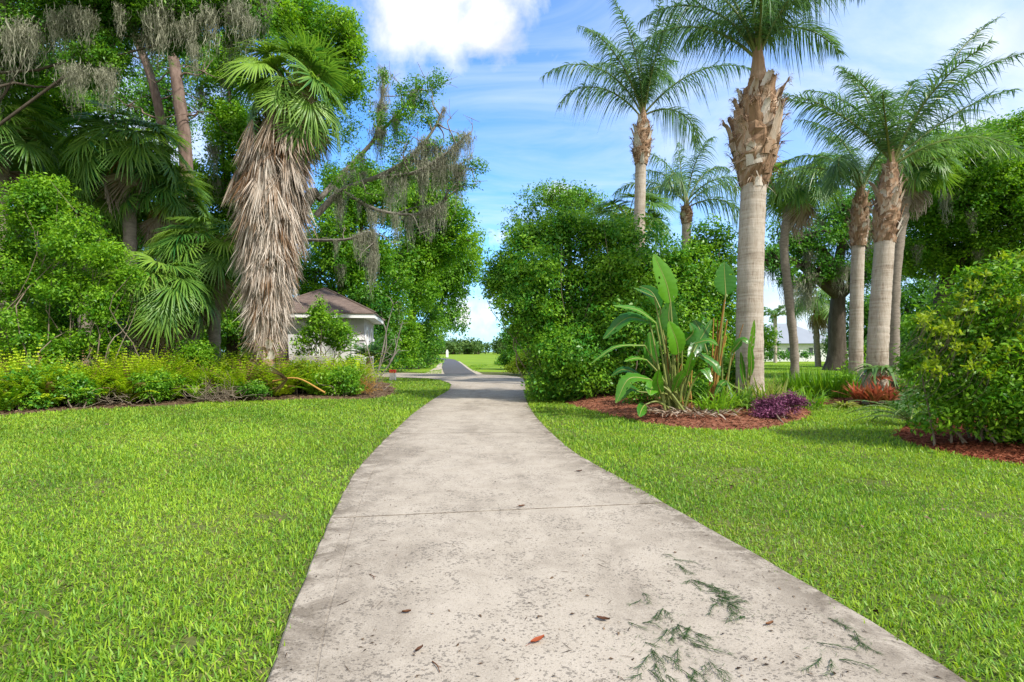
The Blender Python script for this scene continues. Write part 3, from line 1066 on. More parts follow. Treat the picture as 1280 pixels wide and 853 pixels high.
# ------------------------------------------------------------------ lawn blades
def lawn():
    rng = np.random.default_rng(21)
    bands = [2.0, 2.8, 3.6, 4.6, 6, 8, 10.5, 14, 18, 24, 34, 48, 64]
    spots = [tuple(G(*q)[:2]) + (r_,) for q, r_ in [((345, 641), 0.16), ((225, 803), 0.08), ((250, 793), 0.07), ((262, 540), 0.2), ((1090, 600), 0.22), ((930, 585), 0.2), ((1240, 640), 0.15), ((120, 600), 0.12), ((60, 760), 0.06), ((1180, 745), 0.08)]]
    P_, L_l, W_l, D_l, S_l, R_l, T_l = [], [], [], [], [], [], []
    for a, b in zip(bands[:-1], bands[1:]):
        ym = 0.5 * (a + b)
        dens = 5200 * min(1.0, (4.2 / ym) ** 1.6)
        half = 0.914 * b * 1.12 + 0.8
        n = int(dens * 2 * half * (b - a))
        x = (rng.random(n) * 2 - 1) * half
        y = a + (b - a) * rng.random(n)
        wig = 0.03 * np.sin(y * 9 + 2 * np.sin(y * 23)) + 0.03 * rng.standard_normal(n)
        k = (x < leftX(y) - 0.01 + np.maximum(wig, -0.05)) | (x > rightX(y) + 0.01 - np.maximum(wig, -0.05))
        # the apron and the cross drive
        k &= ~((y > 24.5) & in_poly(x, y, flat(ap, 0)))
        k &= ~((y > 30) & in_poly(x, y, flat([(552, 468), (598, 468.5), (580, 455), (568, 449), (552, 450)], 0)))
        for bd in BEDS:
            k &= ~in_poly(x, y, bd[0])
        # behind the fern bed there is no lawn
        k &= ~((y > 15) & (x < -9.0 + (y - 15) * 0.10))
        # small worn spots
        for sx_, sy_, sr in spots:
            dd = np.hypot(x - sx_, (y - sy_) * 1.3) / sr
            k &= ~((dd < 1.0 + 0.5 * np.sin(x * 31 + y * 23)) & (rng.random(n) < 0.86))
        x, y = x[k], y[k]
        m = len(x)
        ws = max(1.0, (ym / 4.5) ** 0.72)
        ls = min(1.55, max(1.0, (ym / 5) ** 0.35))
        P_.append(np.c_[x, y, np.full(m, -0.04)])
        tall = 1 + 0.25 * np.sin(x * 2.1 + y * 0.9) * np.sin(y * 1.4 - x * 0.6)
        L_l.append((0.036 + 0.050 * rng.random(m)) * ls * tall)
        W_l.append((0.0055 + 0.0055 * rng.random(m)) * ws)
        el = np.clip(rng.normal(0.85, 0.38, m), 0.12, 1.5)
        az = rng.random(m) * 6.28
        D_l.append(np.c_[np.cos(el) * np.cos(az), np.cos(el) * np.sin(az), np.sin(el)])
        S_l.append(np.c_[-np.sin(az), np.cos(az), rng.normal(0, 0.35, m)])
        R_l.append(rng.random(m))
        big = 0.48 + 0.26 * np.sin(x * 0.7 + 1.1 * np.sin(y * 0.5)) * np.sin(y * 0.8 + 0.5) + 0.10 * np.sin(x * 2.9 + y * 2.1) + 0.10 * np.sin(x * 11 + 2 * np.sin(y * 9)) * np.sin(y * 12 + x * 3)
        t = np.clip(big + rng.normal(0, 0.24, m) - 0.03, 0, 1)
        T_l.append(t)
    p, ln, w, d, s, r, t = [np.concatenate(q) for q in (P_, L_l, W_l, D_l, S_l, R_l, T_l)]
    V, Q = strips(p, d, ln, w, ln * (0.1 + 0.45 * r), unit(s), 3)
    mb = MB()
    mb.add(V, Q, np.repeat(t, 8))
    print('blades', len(p))
    dead = rng.random(len(p)) < 0.05
    tag(mb.build('lawn_grass', M['grass']), 'short thick green lawn grass on both sides of the driveway', 'grass', kind='stuff')
    # straw coloured dry blades low in the turf
    q = p[dead]
    V, Q = strips(q + np.array([0.01, 0.01, 0.005]), unit(d[dead] * np.array([1, 1, 0.5])), ln[dead] * 0.85, w[dead] * 0.7, ln[dead] * 0.2, unit(s[dead]), 2)
    mb = MB()
    mb.add(V, Q, np.repeat(0.4 + 0.6 * rng.random(len(q)), 6))
    tag(mb.build('dry_grass', M['straw']), 'dry straw-coloured blades scattered through the lawn', 'grass', kind='stuff')


lawn()

# ------------------------------------------------------------------ the skirted fan palm left of the driveway
def skirt_palm():
    rng = np.random.default_rng(31)
    Y = 18.5
    base = np.array([X_at(331, Y), Y, 0.0])
    root = thing('fan_palm', 'thick fan palm with a shaggy skirt of grey dead leaves around its trunk', 'palm', base)
    cen = [(331, 488), (333, 440), (337, 400), (340, 340), (343, 290), (348, 240), (354, 200), (362, 165), (368, 110)]
    path = bend([P(a, b, Y) for a, b in cen], 60)
    mb = MB()
    V, Q = tube(path, np.linspace(0.32, 0.33, len(path)), 14, jitter=0.06, rng=rng)
    mb.add(V, Q, 0.4)
    # stubs of old leaf bases on the bare foot of the trunk
    for i in range(90):
        u = rng.random() * 0.16
        k = int(u * (len(path) - 1))
        a = rng.random() * 6.28
        p = path[k] + np.array([math.cos(a), math.sin(a), 0]) * 0.30
        d = unit(np.array([math.cos(a) * 0.7, math.sin(a) * 0.7, 0.7]))
        V, Q = strips(np.array([p]), d[None], np.array([0.16 + 0.1 * rng.random()]), np.array([0.09]), np.array([0.02]), np.array([[-math.sin(a), math.cos(a), 0]]), 2)
        mb.add(V, Q, 0.3 + 0.4 * rng.random())
    mb.build('trunk', M['boot'], root, False, base)
    # outline of the skirt: row, left, right in photo pixels
    prof = np.array([(448, 323, 340), (425, 316, 348), (400, 310, 360), (375, 307, 364), (350, 304, 371), (325, 300, 376), (300, 297, 382), (280, 292, 384), (262, 290, 384), (240, 303, 386), (215, 304, 394), (190, 305, 402), (170, 308, 406)], float)
    sk = MB()
    nb = 800
    pyv = rng.uniform(205, 452, nb)
    for i in range(nb):
        py = pyv[i]
        l = np.interp(py, prof[::-1, 0], prof[::-1, 1])
        r = np.interp(py, prof[::-1, 0], prof[::-1, 2])
        cx, rr = 0.5 * (l + r), 0.5 * (r - l) / F * Y
        a = rng.random() * 6.28
        rim = rr * (0.66 + 0.28 * rng.random() + 0.07 * math.sin(py * 0.16 + a * 1.0))
        c = P(cx, py, Y)
        # the fan hangs from higher up the trunk and ends near the outline
        hang = rng.uniform(0.6, 1.5)
        er = np.array([math.cos(a), math.sin(a), 0])
        tx = np.array([-math.sin(a), math.cos(a), 0])
        flare = rng.uniform(-0.06, 0.12) if rng.random() > 0.06 else rng.uniform(0.12, 0.4)
        lean = rng.normal() * 0.22
        top = c + er * rim * 0.84 + np.array([0, 0, hang])
        n = 18
        spread = rng.uniform(0.14, 0.46)
        k = np.linspace(-1, 1, n) + rng.normal(0, 0.2, n)
        short = rng.uniform(0.55, 1.05, n)
        st = np.repeat(top[None], n, 0) + tx * (k * 0.06)[:, None]
        tips = c + er * (rim + flare + rng.normal(0, 0.07, n))[:, None] + tx * (k * spread + lean)[:, None] + np.array([0, 0, 1.0]) * (k * k * 0.20 + rng.normal(0, 0.09, n))[:, None]
        d = tips - st
        ln = np.linalg.norm(d, axis=1) * short
        d = unit(d + er * 0.15 * ln[:, None])
        V, Q = strips(st, d, ln, np.full(n, 0.036) * (0.6 + 0.9 * rng.random(n)), ln * 0.18 * rng.random(n), unit(tx + rng.standard_normal((n, 3)) * 0.5), 4)
        t = 0.80 + 0.15 * rng.normal() if rng.random() > 0.16 else 0.22 + 0.1 * rng.normal()
        if py < 228:
            t -= 0.25
        sk.add(V, Q, np.repeat(np.clip(t + rng.normal(0, 0.16, n), 0, 1), 10))
    sk.build('dead_leaf_skirt', M['dead'], root, False, base)
    for i in range(34):
        k = int((0.01 + 0.13 * rng.random()) * len(path))
        an = 2.399 * i
        o = link('leaf_boot', BOOTS[int(rng.integers(0, 5))], root)
        s_ = rng.uniform(0.45, 0.75)
        o.location = [float(q) for q in (path[k] - base + np.array([math.cos(an), math.sin(an), 0]) * 0.27)]
        o.rotation_euler = (rng.normal() * 0.2, 0.25 + 0.2 * rng.normal(), an)
        o.scale = (s_, s_, s_)
    heart = P(368, 118, Y) - base
    for i in range(62):
        u = i / 61
        az = 2.399 * i + rng.normal() * 0.2
        b, s = FANS['live'][int(rng.integers(0, 8))]
        pitch = -0.75 + 1.95 * u + rng.normal() * 0.22
        place_frond(root, b, s, heart + np.array([0, 0, 0.25 - 0.75 * u]), az, rng.normal() * 0.4, 1.02 * (0.75 + 0.45 * rng.random()), pitch)
    for i in range(34):
        b, s = FANS['dead'][int(rng.integers(0, 4))]
        az = rng.uniform(-3.1, 1.2)
        place_frond(root, b, s, heart + np.array([0, 0, 0.35 - 1.0 * rng.random()]), az, rng.normal() * 0.25, 1.0 * (0.8 + 0.4 * rng.random()), rng.uniform(-0.4, 0.3))


skirt_palm()

# ------------------------------------------------------------------ queen palms on the right
pi = math.pi
queen_palm('tallest queen palm with a ragged brown boot collar, standing beside the paddle-leaf plant', 938, 14.0,
           [(937, 440), (938, 340), (942, 232)], 0.305,
           [(942, 236, 17), (943, 205, 27), (943, 178, 33), (945, 150, 30), (947, 128, 26), (948, 108, 17)], (947, 62),
           [(pi, 1.15, 1.75, 3.6), (0.1, 1.2, 1.7, 3.4), (2.6, 1.3, 1.5, 3.8), (0.7, 1.3, 1.6, 3.6), (-2.3, 1.25, 1.7, 3.4), (-0.8, 1.25, 1.8, 3.4), (1.6, 1.45, 1.2, 3.8),
            (-1.5, 1.4, 1.3, 3.6), (3.4, 1.42, 1.1, 3.8), (-0.2, 1.4, 1.0, 3.8), (2.9, 0.85, 1.9, 3.6), (0.35, 0.9, 1.9, 3.4), (1.2, 1.2, 1.6, 3.8), (2.0, 1.2, 1.8, 3.4), (4.1, 1.05, 1.9, 3.2)], 41, 30, nl=95)
queen_palm('slim queen palm rising behind the big hedge, second tallest', 800, 22.0,
           [(799, 400), (799, 300), (801, 202)], 0.215,
           [(801, 206, 9), (802, 188, 12.5), (803, 170, 12), (804, 150, 8)], (804, 140),
           [(3.0, 1.12, 1.75, 5.0, 0.75), (-0.2, 0.85, 1.25, 4.6, 0.4), (2.2, 1.3, 1.3, 4.8), (0.6, 1.35, 1.2, 4.8), (-1.2, 1.4, 1.2, 4.6), (1.5, 1.5, 0.8, 4.8), (-2.4, 1.25, 1.6, 4.4),
            (0.3, 0.55, 2.3, 3.4, 0.9), (3.9, 1.35, 1.0, 4.6), (-0.5, 1.45, 0.9, 4.6), (2.7, 1.4, 1.0, 5.0), (0.9, 1.2, 1.5, 4.6), (-1.8, 1.5, 0.8, 4.6), (3.3, 0.9, 2.1, 4.2, 0.6)], 42, 18, ll=0.75, nl=80, wid=0.04)
queen_palm('shorter queen palm with drooping fronds above the far end of the hedge', 858, 30.0,
           [(857, 420), (858, 340), (858, 275)], 0.24, [(858, 280, 7), (858, 268, 9), (858, 258, 6)], (858, 252),
           [(3.0, 0.95, 1.8, 4.6), (0.1, 0.9, 1.9, 4.4), (2.4, 1.2, 1.4, 4.4), (0.7, 1.25, 1.5, 4.6), (-1.2, 1.3, 1.5, 4.0), (1.5, 1.45, 0.8, 4.6), (-2.2, 0.8, 2.0, 4.2), (-0.7, 0.75, 2.0, 4.2),
            (3.6, 0.6, 2.0, 3.8), (-0.1, 0.5, 2.1, 3.8), (2.8, 1.35, 1.0, 4.6)], 43, 8, ll=0.8, nl=60, wid=0.055)
queen_palm('queen palm with a paler slim trunk, partly behind its thicker neighbour', 1070, 19.0,
           [(1070, 440), (1071, 360), (1073, 302)], 0.20, [(1073, 308, 10), (1074, 285, 12.5), (1075, 262, 11), (1076, 240, 7)], (1077, 232),
           [(3.0, 0.9, 2.0, 3.4), (2.4, 1.2, 1.7, 3.4), (3.9, 0.8, 2.1, 3.2), (1.5, 1.4, 1.2, 3.4), (-1.4, 1.1, 1.9, 3.0), (0.4, 1.2, 1.5, 3.2), (2.8, 1.35, 1.2, 3.4), (-2.4, 0.6, 2.2, 3.2)], 44, 20, ll=0.65, nl=70, wid=0.04)
queen_palm('queen palm with bromeliads at its foot and long fronds sweeping over the oak', 1096, 16.0,
           [(1097, 440), (1101, 370), (1106, 300)], 0.255, [(1106, 304, 13), (1108, 275, 17), (1110, 250, 16), (1112, 225, 12), (1113, 205, 8)], (1114, 200),
           [(3.05, 0.95, 0.75, 3.7), (0.35, 1.24, 0.70, 5.8, 0.3), (0.0, 0.72, 0.42, 5.2, 0.4), (1.2, 1.42, 0.7, 4.6), (-0.15, 1.0, 0.9, 4.6, 0.35), (2.8, 1.1, 1.0, 4.0, 0.3), (2.4, 1.3, 1.0, 3.6), (-0.3, 0.6, 1.5, 3.4, 0.8), (-1.3, 1.35, 1.2, 3.6),
            (3.6, 1.25, 1.2, 3.4), (0.8, 1.3, 0.9, 4.0), (-2.2, 1.1, 1.5, 3.0)], 45, 26, ll=0.68, nl=85, wid=0.034, hang=0.55)

# ------------------------------------------------------------------ fan palms (cabbage palms)
fan_palm('cabbage palm with a curved bare trunk on the lawn behind the tall grass', 993, 26, (999, 236), 0.19, 34, 1.05, 51, 7, trunk_pts=[(993, 440), (987, 380), (980, 310), (986, 265)])
fan_palm('small dark cabbage palm on the far lawn in front of the pale house', 1023, 55, (1020, 378), 0.28, 26, 1.6, 52, 8)
fan_palm('yellowish cabbage palm crown showing behind the bromeliad palm', 1117, 24, (1141, 212), 0.22, 34, 0.95, 53, 4, trunk_pts=[(1117, 420), (1120, 330), (1130, 260)])
fan_palm('cabbage palm poking out above the hedge behind the slim queen palm', 786, 25, (786, 282), 0.24, 28, 1.1, 54, 5)
fan_palm('largest dark cabbage palm in the left thicket, its crown against the sky gap', 160, 21, (160, 192), 0.22, 44, 1.12, 55, 9, low=-0.7)
fan_palm('cabbage palm in the left thicket with a brown beard of dead fans', 205, 22, (205, 250), 0.22, 36, 1.0, 56, 10, low=-0.6)
fan_palm('cabbage palm beside the skirted palm, with arching green fans', 268, 20.5, (266, 318), 0.2, 38, 1.05, 57, 6, low=-0.6)
fan_palm('stout low cabbage palm with tan dead fans hanging over the ferns', 196, 18.9, (198, 368), 0.22, 34, 1.0, 58, 26, low=-0.7)
fan_palm('cabbage palm with pale drooping fans at the edge of the thicket', 2, 19.5, (4, 175), 0.2, 34, 1.05, 59, 4, low=-0.6)
fan_palm('cabbage palm half hidden behind the bright green shrub', 110, 21.5, (108, 268), 0.22, 34, 1.1, 60, 4)
fan_palm('low young cabbage palm between the bearded palm and the skirted palm', 232, 20.5, (238, 345), 0.2, 34, 1.0, 61, 18, low=-0.6)


def far_queen():
    rng = np.random.default_rng(71)
    Y = 75
    base = np.array([X_at(969, Y), Y, 0.0])
    root = thing('feather_palm', 'far feathery palm in front of the pale house', 'palm', base)
    mb = MB()
    V, Q = tube(bend([base, P(969, 425, Y), P(969, 398, Y)], 10), 0.25, 8)
    mb.add(V, Q)
    mb.build('trunk', M['palm_trunk'], root, True, base)
    hp = P(969, 397, Y) - base
    for i in range(12):
        b, st = feather_frond(3.2, 1.2 - 0.07 * i, 1.5, rng, 34, 0.7, 0.13, 0.4, 0.5, 0.6, rach=0.06)
        place_frond(root, b.mesh('frond', M['queen_leaf']), st.mesh('leaf_stalk', M['petiole'], True), hp, 2.399 * i)


far_queen()

# ------------------------------------------------------------------ trees on the left
make_tree('live_oak', 'live oak at the top left, its limbs hung with long Spanish moss', 'tree', -60, 17.5, [(-75, 330, 17.5), (-70, 180, 17.5), (-50, 40, 17.5)], 0.55,
          [(25, 15, 85, 50, 18), (110, 10, 60, 40, 18.5), (170, -5, 80, 48, 18), (250, 5, 70, 42, 18), (122, 72, 40, 36, 18), (300, 25, 45, 44, 18), (15, 70, 50, 40, 19), (225, 45, 40, 30, 19)], 'oak_leaf', seed=81, cover=1.05, nsub=8, moss=30,
          moss_pts=[(x, y, 17.2) for x, y in [(30, 30), (45, 40), (70, 18), (95, 10), (110, 20), (150, 10), (185, 18), (205, 5), (225, 30), (240, 25), (243, 60), (262, 15), (285, 8), (296, 5), (312, 22), (200, 25), (12, 40), (130, 90), (100, 85), (140, 100)]],
          moss_size=(0.7, 1.9), limb_r=0.05)
make_tree('broadleaf_tree', 'bright green small-leaved tree at the left edge below the moss', 'tree', 20, 22, [(20, 380, 22), (30, 200, 22), (36, 140, 22)], 0.22,
          [(35, 115, 62, 56, 21), (5, 175, 46, 46, 22), (75, 150, 36, 36, 21.5), (95, 215, 60, 40, 24)], 'fresh_leaf', seed=82, cover=1.0)


def pine(label, pts, r, seed, tufts):
    rng = np.random.default_rng(seed)
    Y = pts[0][2]
    base = np.array([X_at(pts[0][0], Y), Y, 0.0])
    root = thing('pine_tree', label, 'tree', base, 'pines behind the left thicket')
    path = bend([base - np.array([0, 0, 0.1])] + [P(*q) for q in pts[1:]], 30)
    wood = MB()
    V, Q = tube(path, np.linspace(r * 1.15, r * 0.6, len(path)), 12, jitter=0.05, rng=rng)
    wood.add(V, Q)
    nd = MB()
    for t in tufts:
        c = P(t[0], t[1], Y)
        k = int(np.argmin(np.abs(path[:, 2] - (c[2] - 0.4))))
        limbs(wood, path[k], r * 0.22, [c], rng, 0.02, 5, 0.05)
        for j in range(t[2]):
            q = c + rng.standard_normal(3) * np.array([0.55, 0.55, 0.3]) * t[3]
            limbs(wood, c, 0.025, [q], rng, 0.008, 4, 0.02)
            n = 60
            d = unit(rng.standard_normal((n, 3)) + np.array([0, 0, 0.35]))
            V, Q = strips(np.repeat(q[None], n, 0), d, 0.22 + 0.12 * rng.random(n), np.full(n, 0.014), np.full(n, 0.03), unit(rng.standard_normal((n, 3))), 1)
            nd.add(V, Q, np.repeat(0.2 + 0.6 * rng.random(n), 4))
    wood.build('trunk', M['pine_bark'], root, True, base)
    nd.build('needles', M['oak_leaf'], root, False, base)


pine('slender leaning pine trunk with short side branches against the sky gap', [(222, 470, 25), (215, 300, 25), (203, 165, 25), (188, 95, 25), (165, 35, 25), (150, -20, 25)], 0.21, 83,
     [(160, 132, 8, 1.0), (152, 178, 7, 0.9), (215, 90, 8, 1.0), (225, 118, 7, 0.8), (150, 60, 9, 1.2), (185, 20, 10, 1.4), (130, 0, 10, 1.5)])
pine('thicker upright pine trunk beside the leaning one', [(240, 470, 24), (237, 300, 24), (231, 180, 24), (222, 110, 24), (215, 60, 24), (205, -20, 24)], 0.28, 84,
     [(248, 140, 8, 1.0), (255, 90, 8, 1.1), (180, 50, 8, 1.0), (235, 30, 10, 1.3), (215, -10, 10, 1.6)])
make_tree('broadleaf_tree', 'green tree whose leafy top rises behind the skirted palm', 'tree', 352, 25, [(352, 300, 25), (366, 150, 25), (385, 90, 25)], 0.28,
          [(398, 38, 52, 62, 24), (345, 15, 42, 40, 23), (420, 110, 34, 42, 24.5), (440, 70, 18, 40, 24)], 'fresh_leaf', seed=85, cover=1.0)
make_tree('broadleaf_tree', 'leafy green tree filling the gap between the pines and the skirted palm', 'tree', 290, 28, [(290, 380, 28), (285, 250, 28)], 0.3,
          [(278, 165, 36, 60, 27), (250, 255, 66, 50, 28), (295, 360, 55, 70, 28), (285, 85, 34, 40, 27), (300, 240, 30, 80, 28)], 'fresh_leaf', seed=86, cover=1.0, moss=5)
make_tree('broadleaf_tree', 'thin-crowned tree half closing the sky gap behind the pine trunks', 'tree', 120, 32, [(120, 400, 32), (130, 250, 32), (140, 160, 32)], 0.25,
          [(150, 120, 70, 50, 31), (215, 130, 45, 60, 32), (90, 60, 60, 40, 31), (230, 60, 50, 40, 32)], 'oak_leaf', seed=120, cover=0.5, sprig=0.4, clump=0.26)
make_tree('broadleaf_tree', 'dark leafy tree low behind the cabbage palms', 'tree', 110, 27, [(110, 420, 27), (110, 360, 27)], 0.25,
          [(110, 350, 80, 75, 26), (60, 245, 50, 45, 26), (190, 320, 60, 70, 27)], 'dark_leaf', seed=87, cover=1.0)
make_tree('broadleaf_tree', 'deep shaded tree at the back of the left thicket', 'tree', 20, 36, [(20, 400, 36), (40, 330, 36)], 0.35,
          [(20, 330, 110, 90, 35), (130, 250, 80, 60, 34), (170, 400, 110, 70, 36), (310, 410, 80, 55, 36), (-120, 280, 110, 160, 33)], 'dark_leaf', seed=88, cover=0.9)
make_shrub('shrub', 'tall bright green shrub at the left edge with bare twigs at its foot', 'shrub',
           [(38, 262, 46, 38, 17.2), (95, 296, 40, 36, 16.8), (142, 322, 30, 26, 16.6), (14, 335, 50, 44, 17.2), (78, 358, 44, 34, 16.8), (132, 385, 34, 34, 16.6), (36, 420, 48, 38, 17.0), (98, 432, 40, 28, 16.8), (60, 235, 20, 18, 17.0), (162, 345, 14, 12, 16.5), (-60, 340, 60, 110, 17)], 'fresh_leaf', 0.1, 0.72, 8, 89, stems=3, sprig=0.36, clump=0.28, bark='twig')

# ------------------------------------------------------------------ trees along the path beyond the little house
make_tree('oak_tree', 'big dense green tree right behind the gatehouse roof', 'tree', 425, 40, [(425, 400, 40), (430, 330, 40)], 0.45,
          [(425, 285, 62, 70, 39), (400, 345, 55, 50, 41), (465, 350, 55, 70, 40), (470, 250, 45, 50, 38)], 'fresh_leaf', seed=91, cover=0.85, tint=(0.0, 0.7), moss=16, moss_size=(1.2, 2.6))
make_tree('oak_tree', 'tall green tree leaning over the path beyond the gatehouse', 'tree', 515, 48, [(515, 400, 48), (522, 320, 48)], 0.45,
          [(525, 285, 62, 62, 47), (562, 300, 38, 55, 47), (515, 350, 55, 62, 48), (545, 235, 38, 40, 46), (500, 225, 40, 35, 46)], 'fresh_leaf', seed=92, cover=0.8, moss=10, tint=(0.0, 0.75), moss_size=(1.2, 2.4))
make_tree('oak_tree', 'rounded tree at the end of the row nearest the open field', 'tree', 534, 66, [(534, 420, 66), (546, 390, 66)], 0.4,
          [(552, 375, 36, 52, 65), (535, 335, 38, 50, 63), (568, 335, 30, 45, 64)], 'oak_leaf', seed=93, cover=1.0, tint=(0.2, 0.9))
make_shrub('vine_clad_shrub', 'yellow-green vine-covered growth along the path, first beside the gatehouse', 'shrub', [(500, 410, 24, 48, 42), (488, 440, 22, 24, 41)], 'fresh_leaf', 0.2, 1.2, 7, 94, stems=3)
make_shrub('vine_clad_shrub', 'vine-covered growth bulging over the path edge where the asphalt begins', 'shrub', [(530, 412, 24, 46, 50), (522, 443, 18, 16, 48)], 'oak_leaf', 0.22, 1.2, 7, 95, stems=3)
make_shrub('low_shrub', 'leafy undergrowth at the end of the tree row beside the asphalt path', 'shrub', [(540, 438, 12, 14, 64), (530, 425, 14, 22, 66)], 'oak_leaf', 0.26, 1.1, 6, 98, stems=2)
make_shrub('low_shrub', 'low shrub in the shade under the tree row', 'shrub', [(470, 440, 24, 26, 36), (455, 400, 30, 40, 38)], 'dark_leaf', 0.17, 1.1, 6, 96, stems=3)


def dead_oak():
    rng = np.random.default_rng(97)
    Y = 27.0
    base = np.array([X_at(355, Y), Y, 0.0])
    root = thing('dead_oak', 'half dead oak with bare grey limbs trailing Spanish moss behind the skirted palm', 'tree', base)
    w = MB()

    def br(pts, r0, r1, twigs=6, tl=(18, 45)):
        q = [P(a, b, Y + (c if len(p) > 2 else 0)) for p in pts for a, b, c in [(p[0], p[1], p[2] if len(p) > 2 else 0)]]
        path = bend(q, 18)
        V, Q = tube(path, np.linspace(r0, r1, len(path)), 7, jitter=0.05, rng=rng)
        w.add(V, Q)
        for i in range(twigs):
            k = int(len(path) * (0.25 + 0.75 * rng.random()) - 1)
            st = path[k]
            ln = rng.uniform(*tl) / F * Y
            d = unit(unit(path[min(k + 1, len(path) - 1)] - path[max(k - 1, 0)]) * 0.7 + rng.standard_normal(3) * 0.8 + np.array([0, 0, 0.25]))
            mid = st + d * ln * 0.5 + rng.standard_normal(3) * ln * 0.1
            e = mid + unit(d + rng.standard_normal(3) * 0.6) * ln * 0.6
            V, Q = tube(bend([st, mid, e], 6), np.linspace(r1 * 0.9 + 0.012, 0.007, 7), 4)
            w.add(V, Q)
            for j in range(3):
                d2 = unit(d + rng.standard_normal(3) * 0.8)
                s2 = mid + (e - mid) * rng.random()
                V, Q = tube(bend([s2, s2 + d2 * ln * 0.25, s2 + d2 * ln * 0.5 + rng.standard_normal(3) * 0.05], 5), np.linspace(0.014, 0.006, 5), 4)
                w.add(V, Q)
        return path
    t = bend([base - np.array([0, 0, 0.1]), P(356, 380, Y), P(362, 300, Y), P(385, 250, Y), P(398, 240, Y)], 20)
    V, Q = tube(t, np.linspace(0.42, 0.24, len(t)), 12, jitter=0.05, rng=rng)
    w.add(V, Q)
    paths = [br([(395, 270), (425, 240), (470, 222, -0.5), (510, 200, -1), (540, 165, -1), (555, 135, -1)], 0.17, 0.04, 9),
             br([(398, 250), (440, 205, 1), (470, 170, 1), (476, 130, 1), (480, 90, 1)], 0.15, 0.03, 9),
             br([(470, 222, -0.5), (520, 215, -1.5), (560, 190, -2), (588, 165, -2)], 0.09, 0.025, 8),
             br([(470, 170, 1), (500, 140, 0), (525, 105, 0)], 0.09, 0.025, 7),
             br([(430, 240), (470, 262, -1), (520, 268, -1), (560, 250, -1)], 0.10, 0.03, 7),
             br([(366, 300), (430, 300, -2), (465, 290, -2), (468, 320, -2)], 0.08, 0.02, 5, (10, 25)),
             br([(510, 200, -1), (545, 205, -1), (595, 212, -1)], 0.07, 0.02, 7)]
    w.build('trunk', M['deadwood'], root, True, base)
    fol = MB()
    tufts = [(532, 108, 24, 18), (520, 130, 22, 16), (545, 100, 16, 14), (592, 208, 18, 16), (585, 228, 16, 12), (480, 95, 10, 8), (500, 112, 12, 12), (440, 110, 16, 18), (475, 150, 16, 14), (560, 200, 14, 12), (430, 160, 22, 26), (455, 120, 14, 16), (500, 170, 18, 14), (535, 150, 14, 12), (550, 225, 22, 12), (505, 215, 22, 12), (450, 200, 20, 14), (512, 140, 24, 22), (490, 190, 24, 18), (465, 240, 26, 16), (540, 185, 20, 14), (570, 175, 14, 12), (420, 215, 24, 22)]
    for a, b, rx, ry in tufts:
        fill_leaves(fol, sub_lobes((a, b, rx, ry, Y - 1), 5, rng), 0.11, 0.36, rng, sprig=0.45)
    fol.build('foliage', M['oak_leaf'], root, False, base)
    pts = []
    for p in paths:
        for i in range(11):
            pts.append(p[int(rng.integers(2, len(p)))])
    hang_moss(root, pts, rng, 0.6, 2.3, 0.8)
    hang_moss(root, [P(468, 268, Y - 2), P(466, 300, Y - 2), P(463, 325, Y - 2)], rng, 1.6, 2.0, 0.6)
    hang_moss(root, [P(515, 190, Y - 1), P(540, 178, Y - 1), P(550, 185, Y - 1), P(452, 195, Y), P(455, 215, Y)], rng, 1.2, 1.9, 0.8)


dead_oak()

# ------------------------------------------------------------------ hedge and trees right of the driveway
make_shrub('hedge', 'huge glossy dark green hedge bush bulging beside the driveway bend', 'hedge',
           [(690, 360, 70, 78, 17.2), (640, 345, 32, 36, 17.6), (622, 352, 18, 16, 17.6), (674, 405, 34, 46, 17.6), (705, 440, 50, 62, 16.9), (690, 478, 36, 24, 16.6), (790, 345, 66, 58, 17.4), (850, 345, 52, 50, 17.6), (770, 450, 75, 60, 17), (862, 425, 48, 70, 17.2), (720, 290, 44, 30, 17.4), (660, 300, 26, 22, 17.4), (770, 295, 30, 22, 17.4), (885, 300, 24, 24, 17.6), (903, 350, 26, 50, 17.8), (905, 420, 26, 56, 17.6), (820, 400, 60, 60, 17.8), (750, 380, 50, 60, 18)],
           'hedge_leaf', 0.105, 0.95, 10, 101, stems=4, sprig=0.32, aspect=0.5, tint=(0.0, 1.0))
make_tree('feathery_tree', 'loose grey-green tree peeping over the top of the hedge', 'tree', 712, 30, [(712, 380, 30), (712, 300, 30)], 0.2,
          [(700, 262, 48, 34, 29.5), (738, 254, 34, 24, 30), (664, 286, 34, 28, 30), (715, 245, 20, 14, 30)], 'oak_leaf', seed=102, cover=0.5, sprig=0.5, L=0.14, tint=(0.3, 1.0))
make_shrub('verge_shrub', 'soft lime bush on the verge where the hedge ends', 'shrub', [(656, 455, 20, 18, 36)], 'lime_leaf', 0.14, 1.1, 6, 103, stems=2)
make_shrub('verge_shrub', 'small round green bush on the far verge at the edge of the field', 'shrub', [(627, 455, 10, 8, 62)], 'fresh_leaf', 0.22, 1.1, 5, 104, stems=2)
make_shrub('verge_shrub', 'upright green bush between the hedge and the field', 'shrub', [(645, 428, 20, 30, 46), (636, 448, 12, 12, 48)], 'oak_leaf', 0.2, 1.1, 6, 105, stems=2)

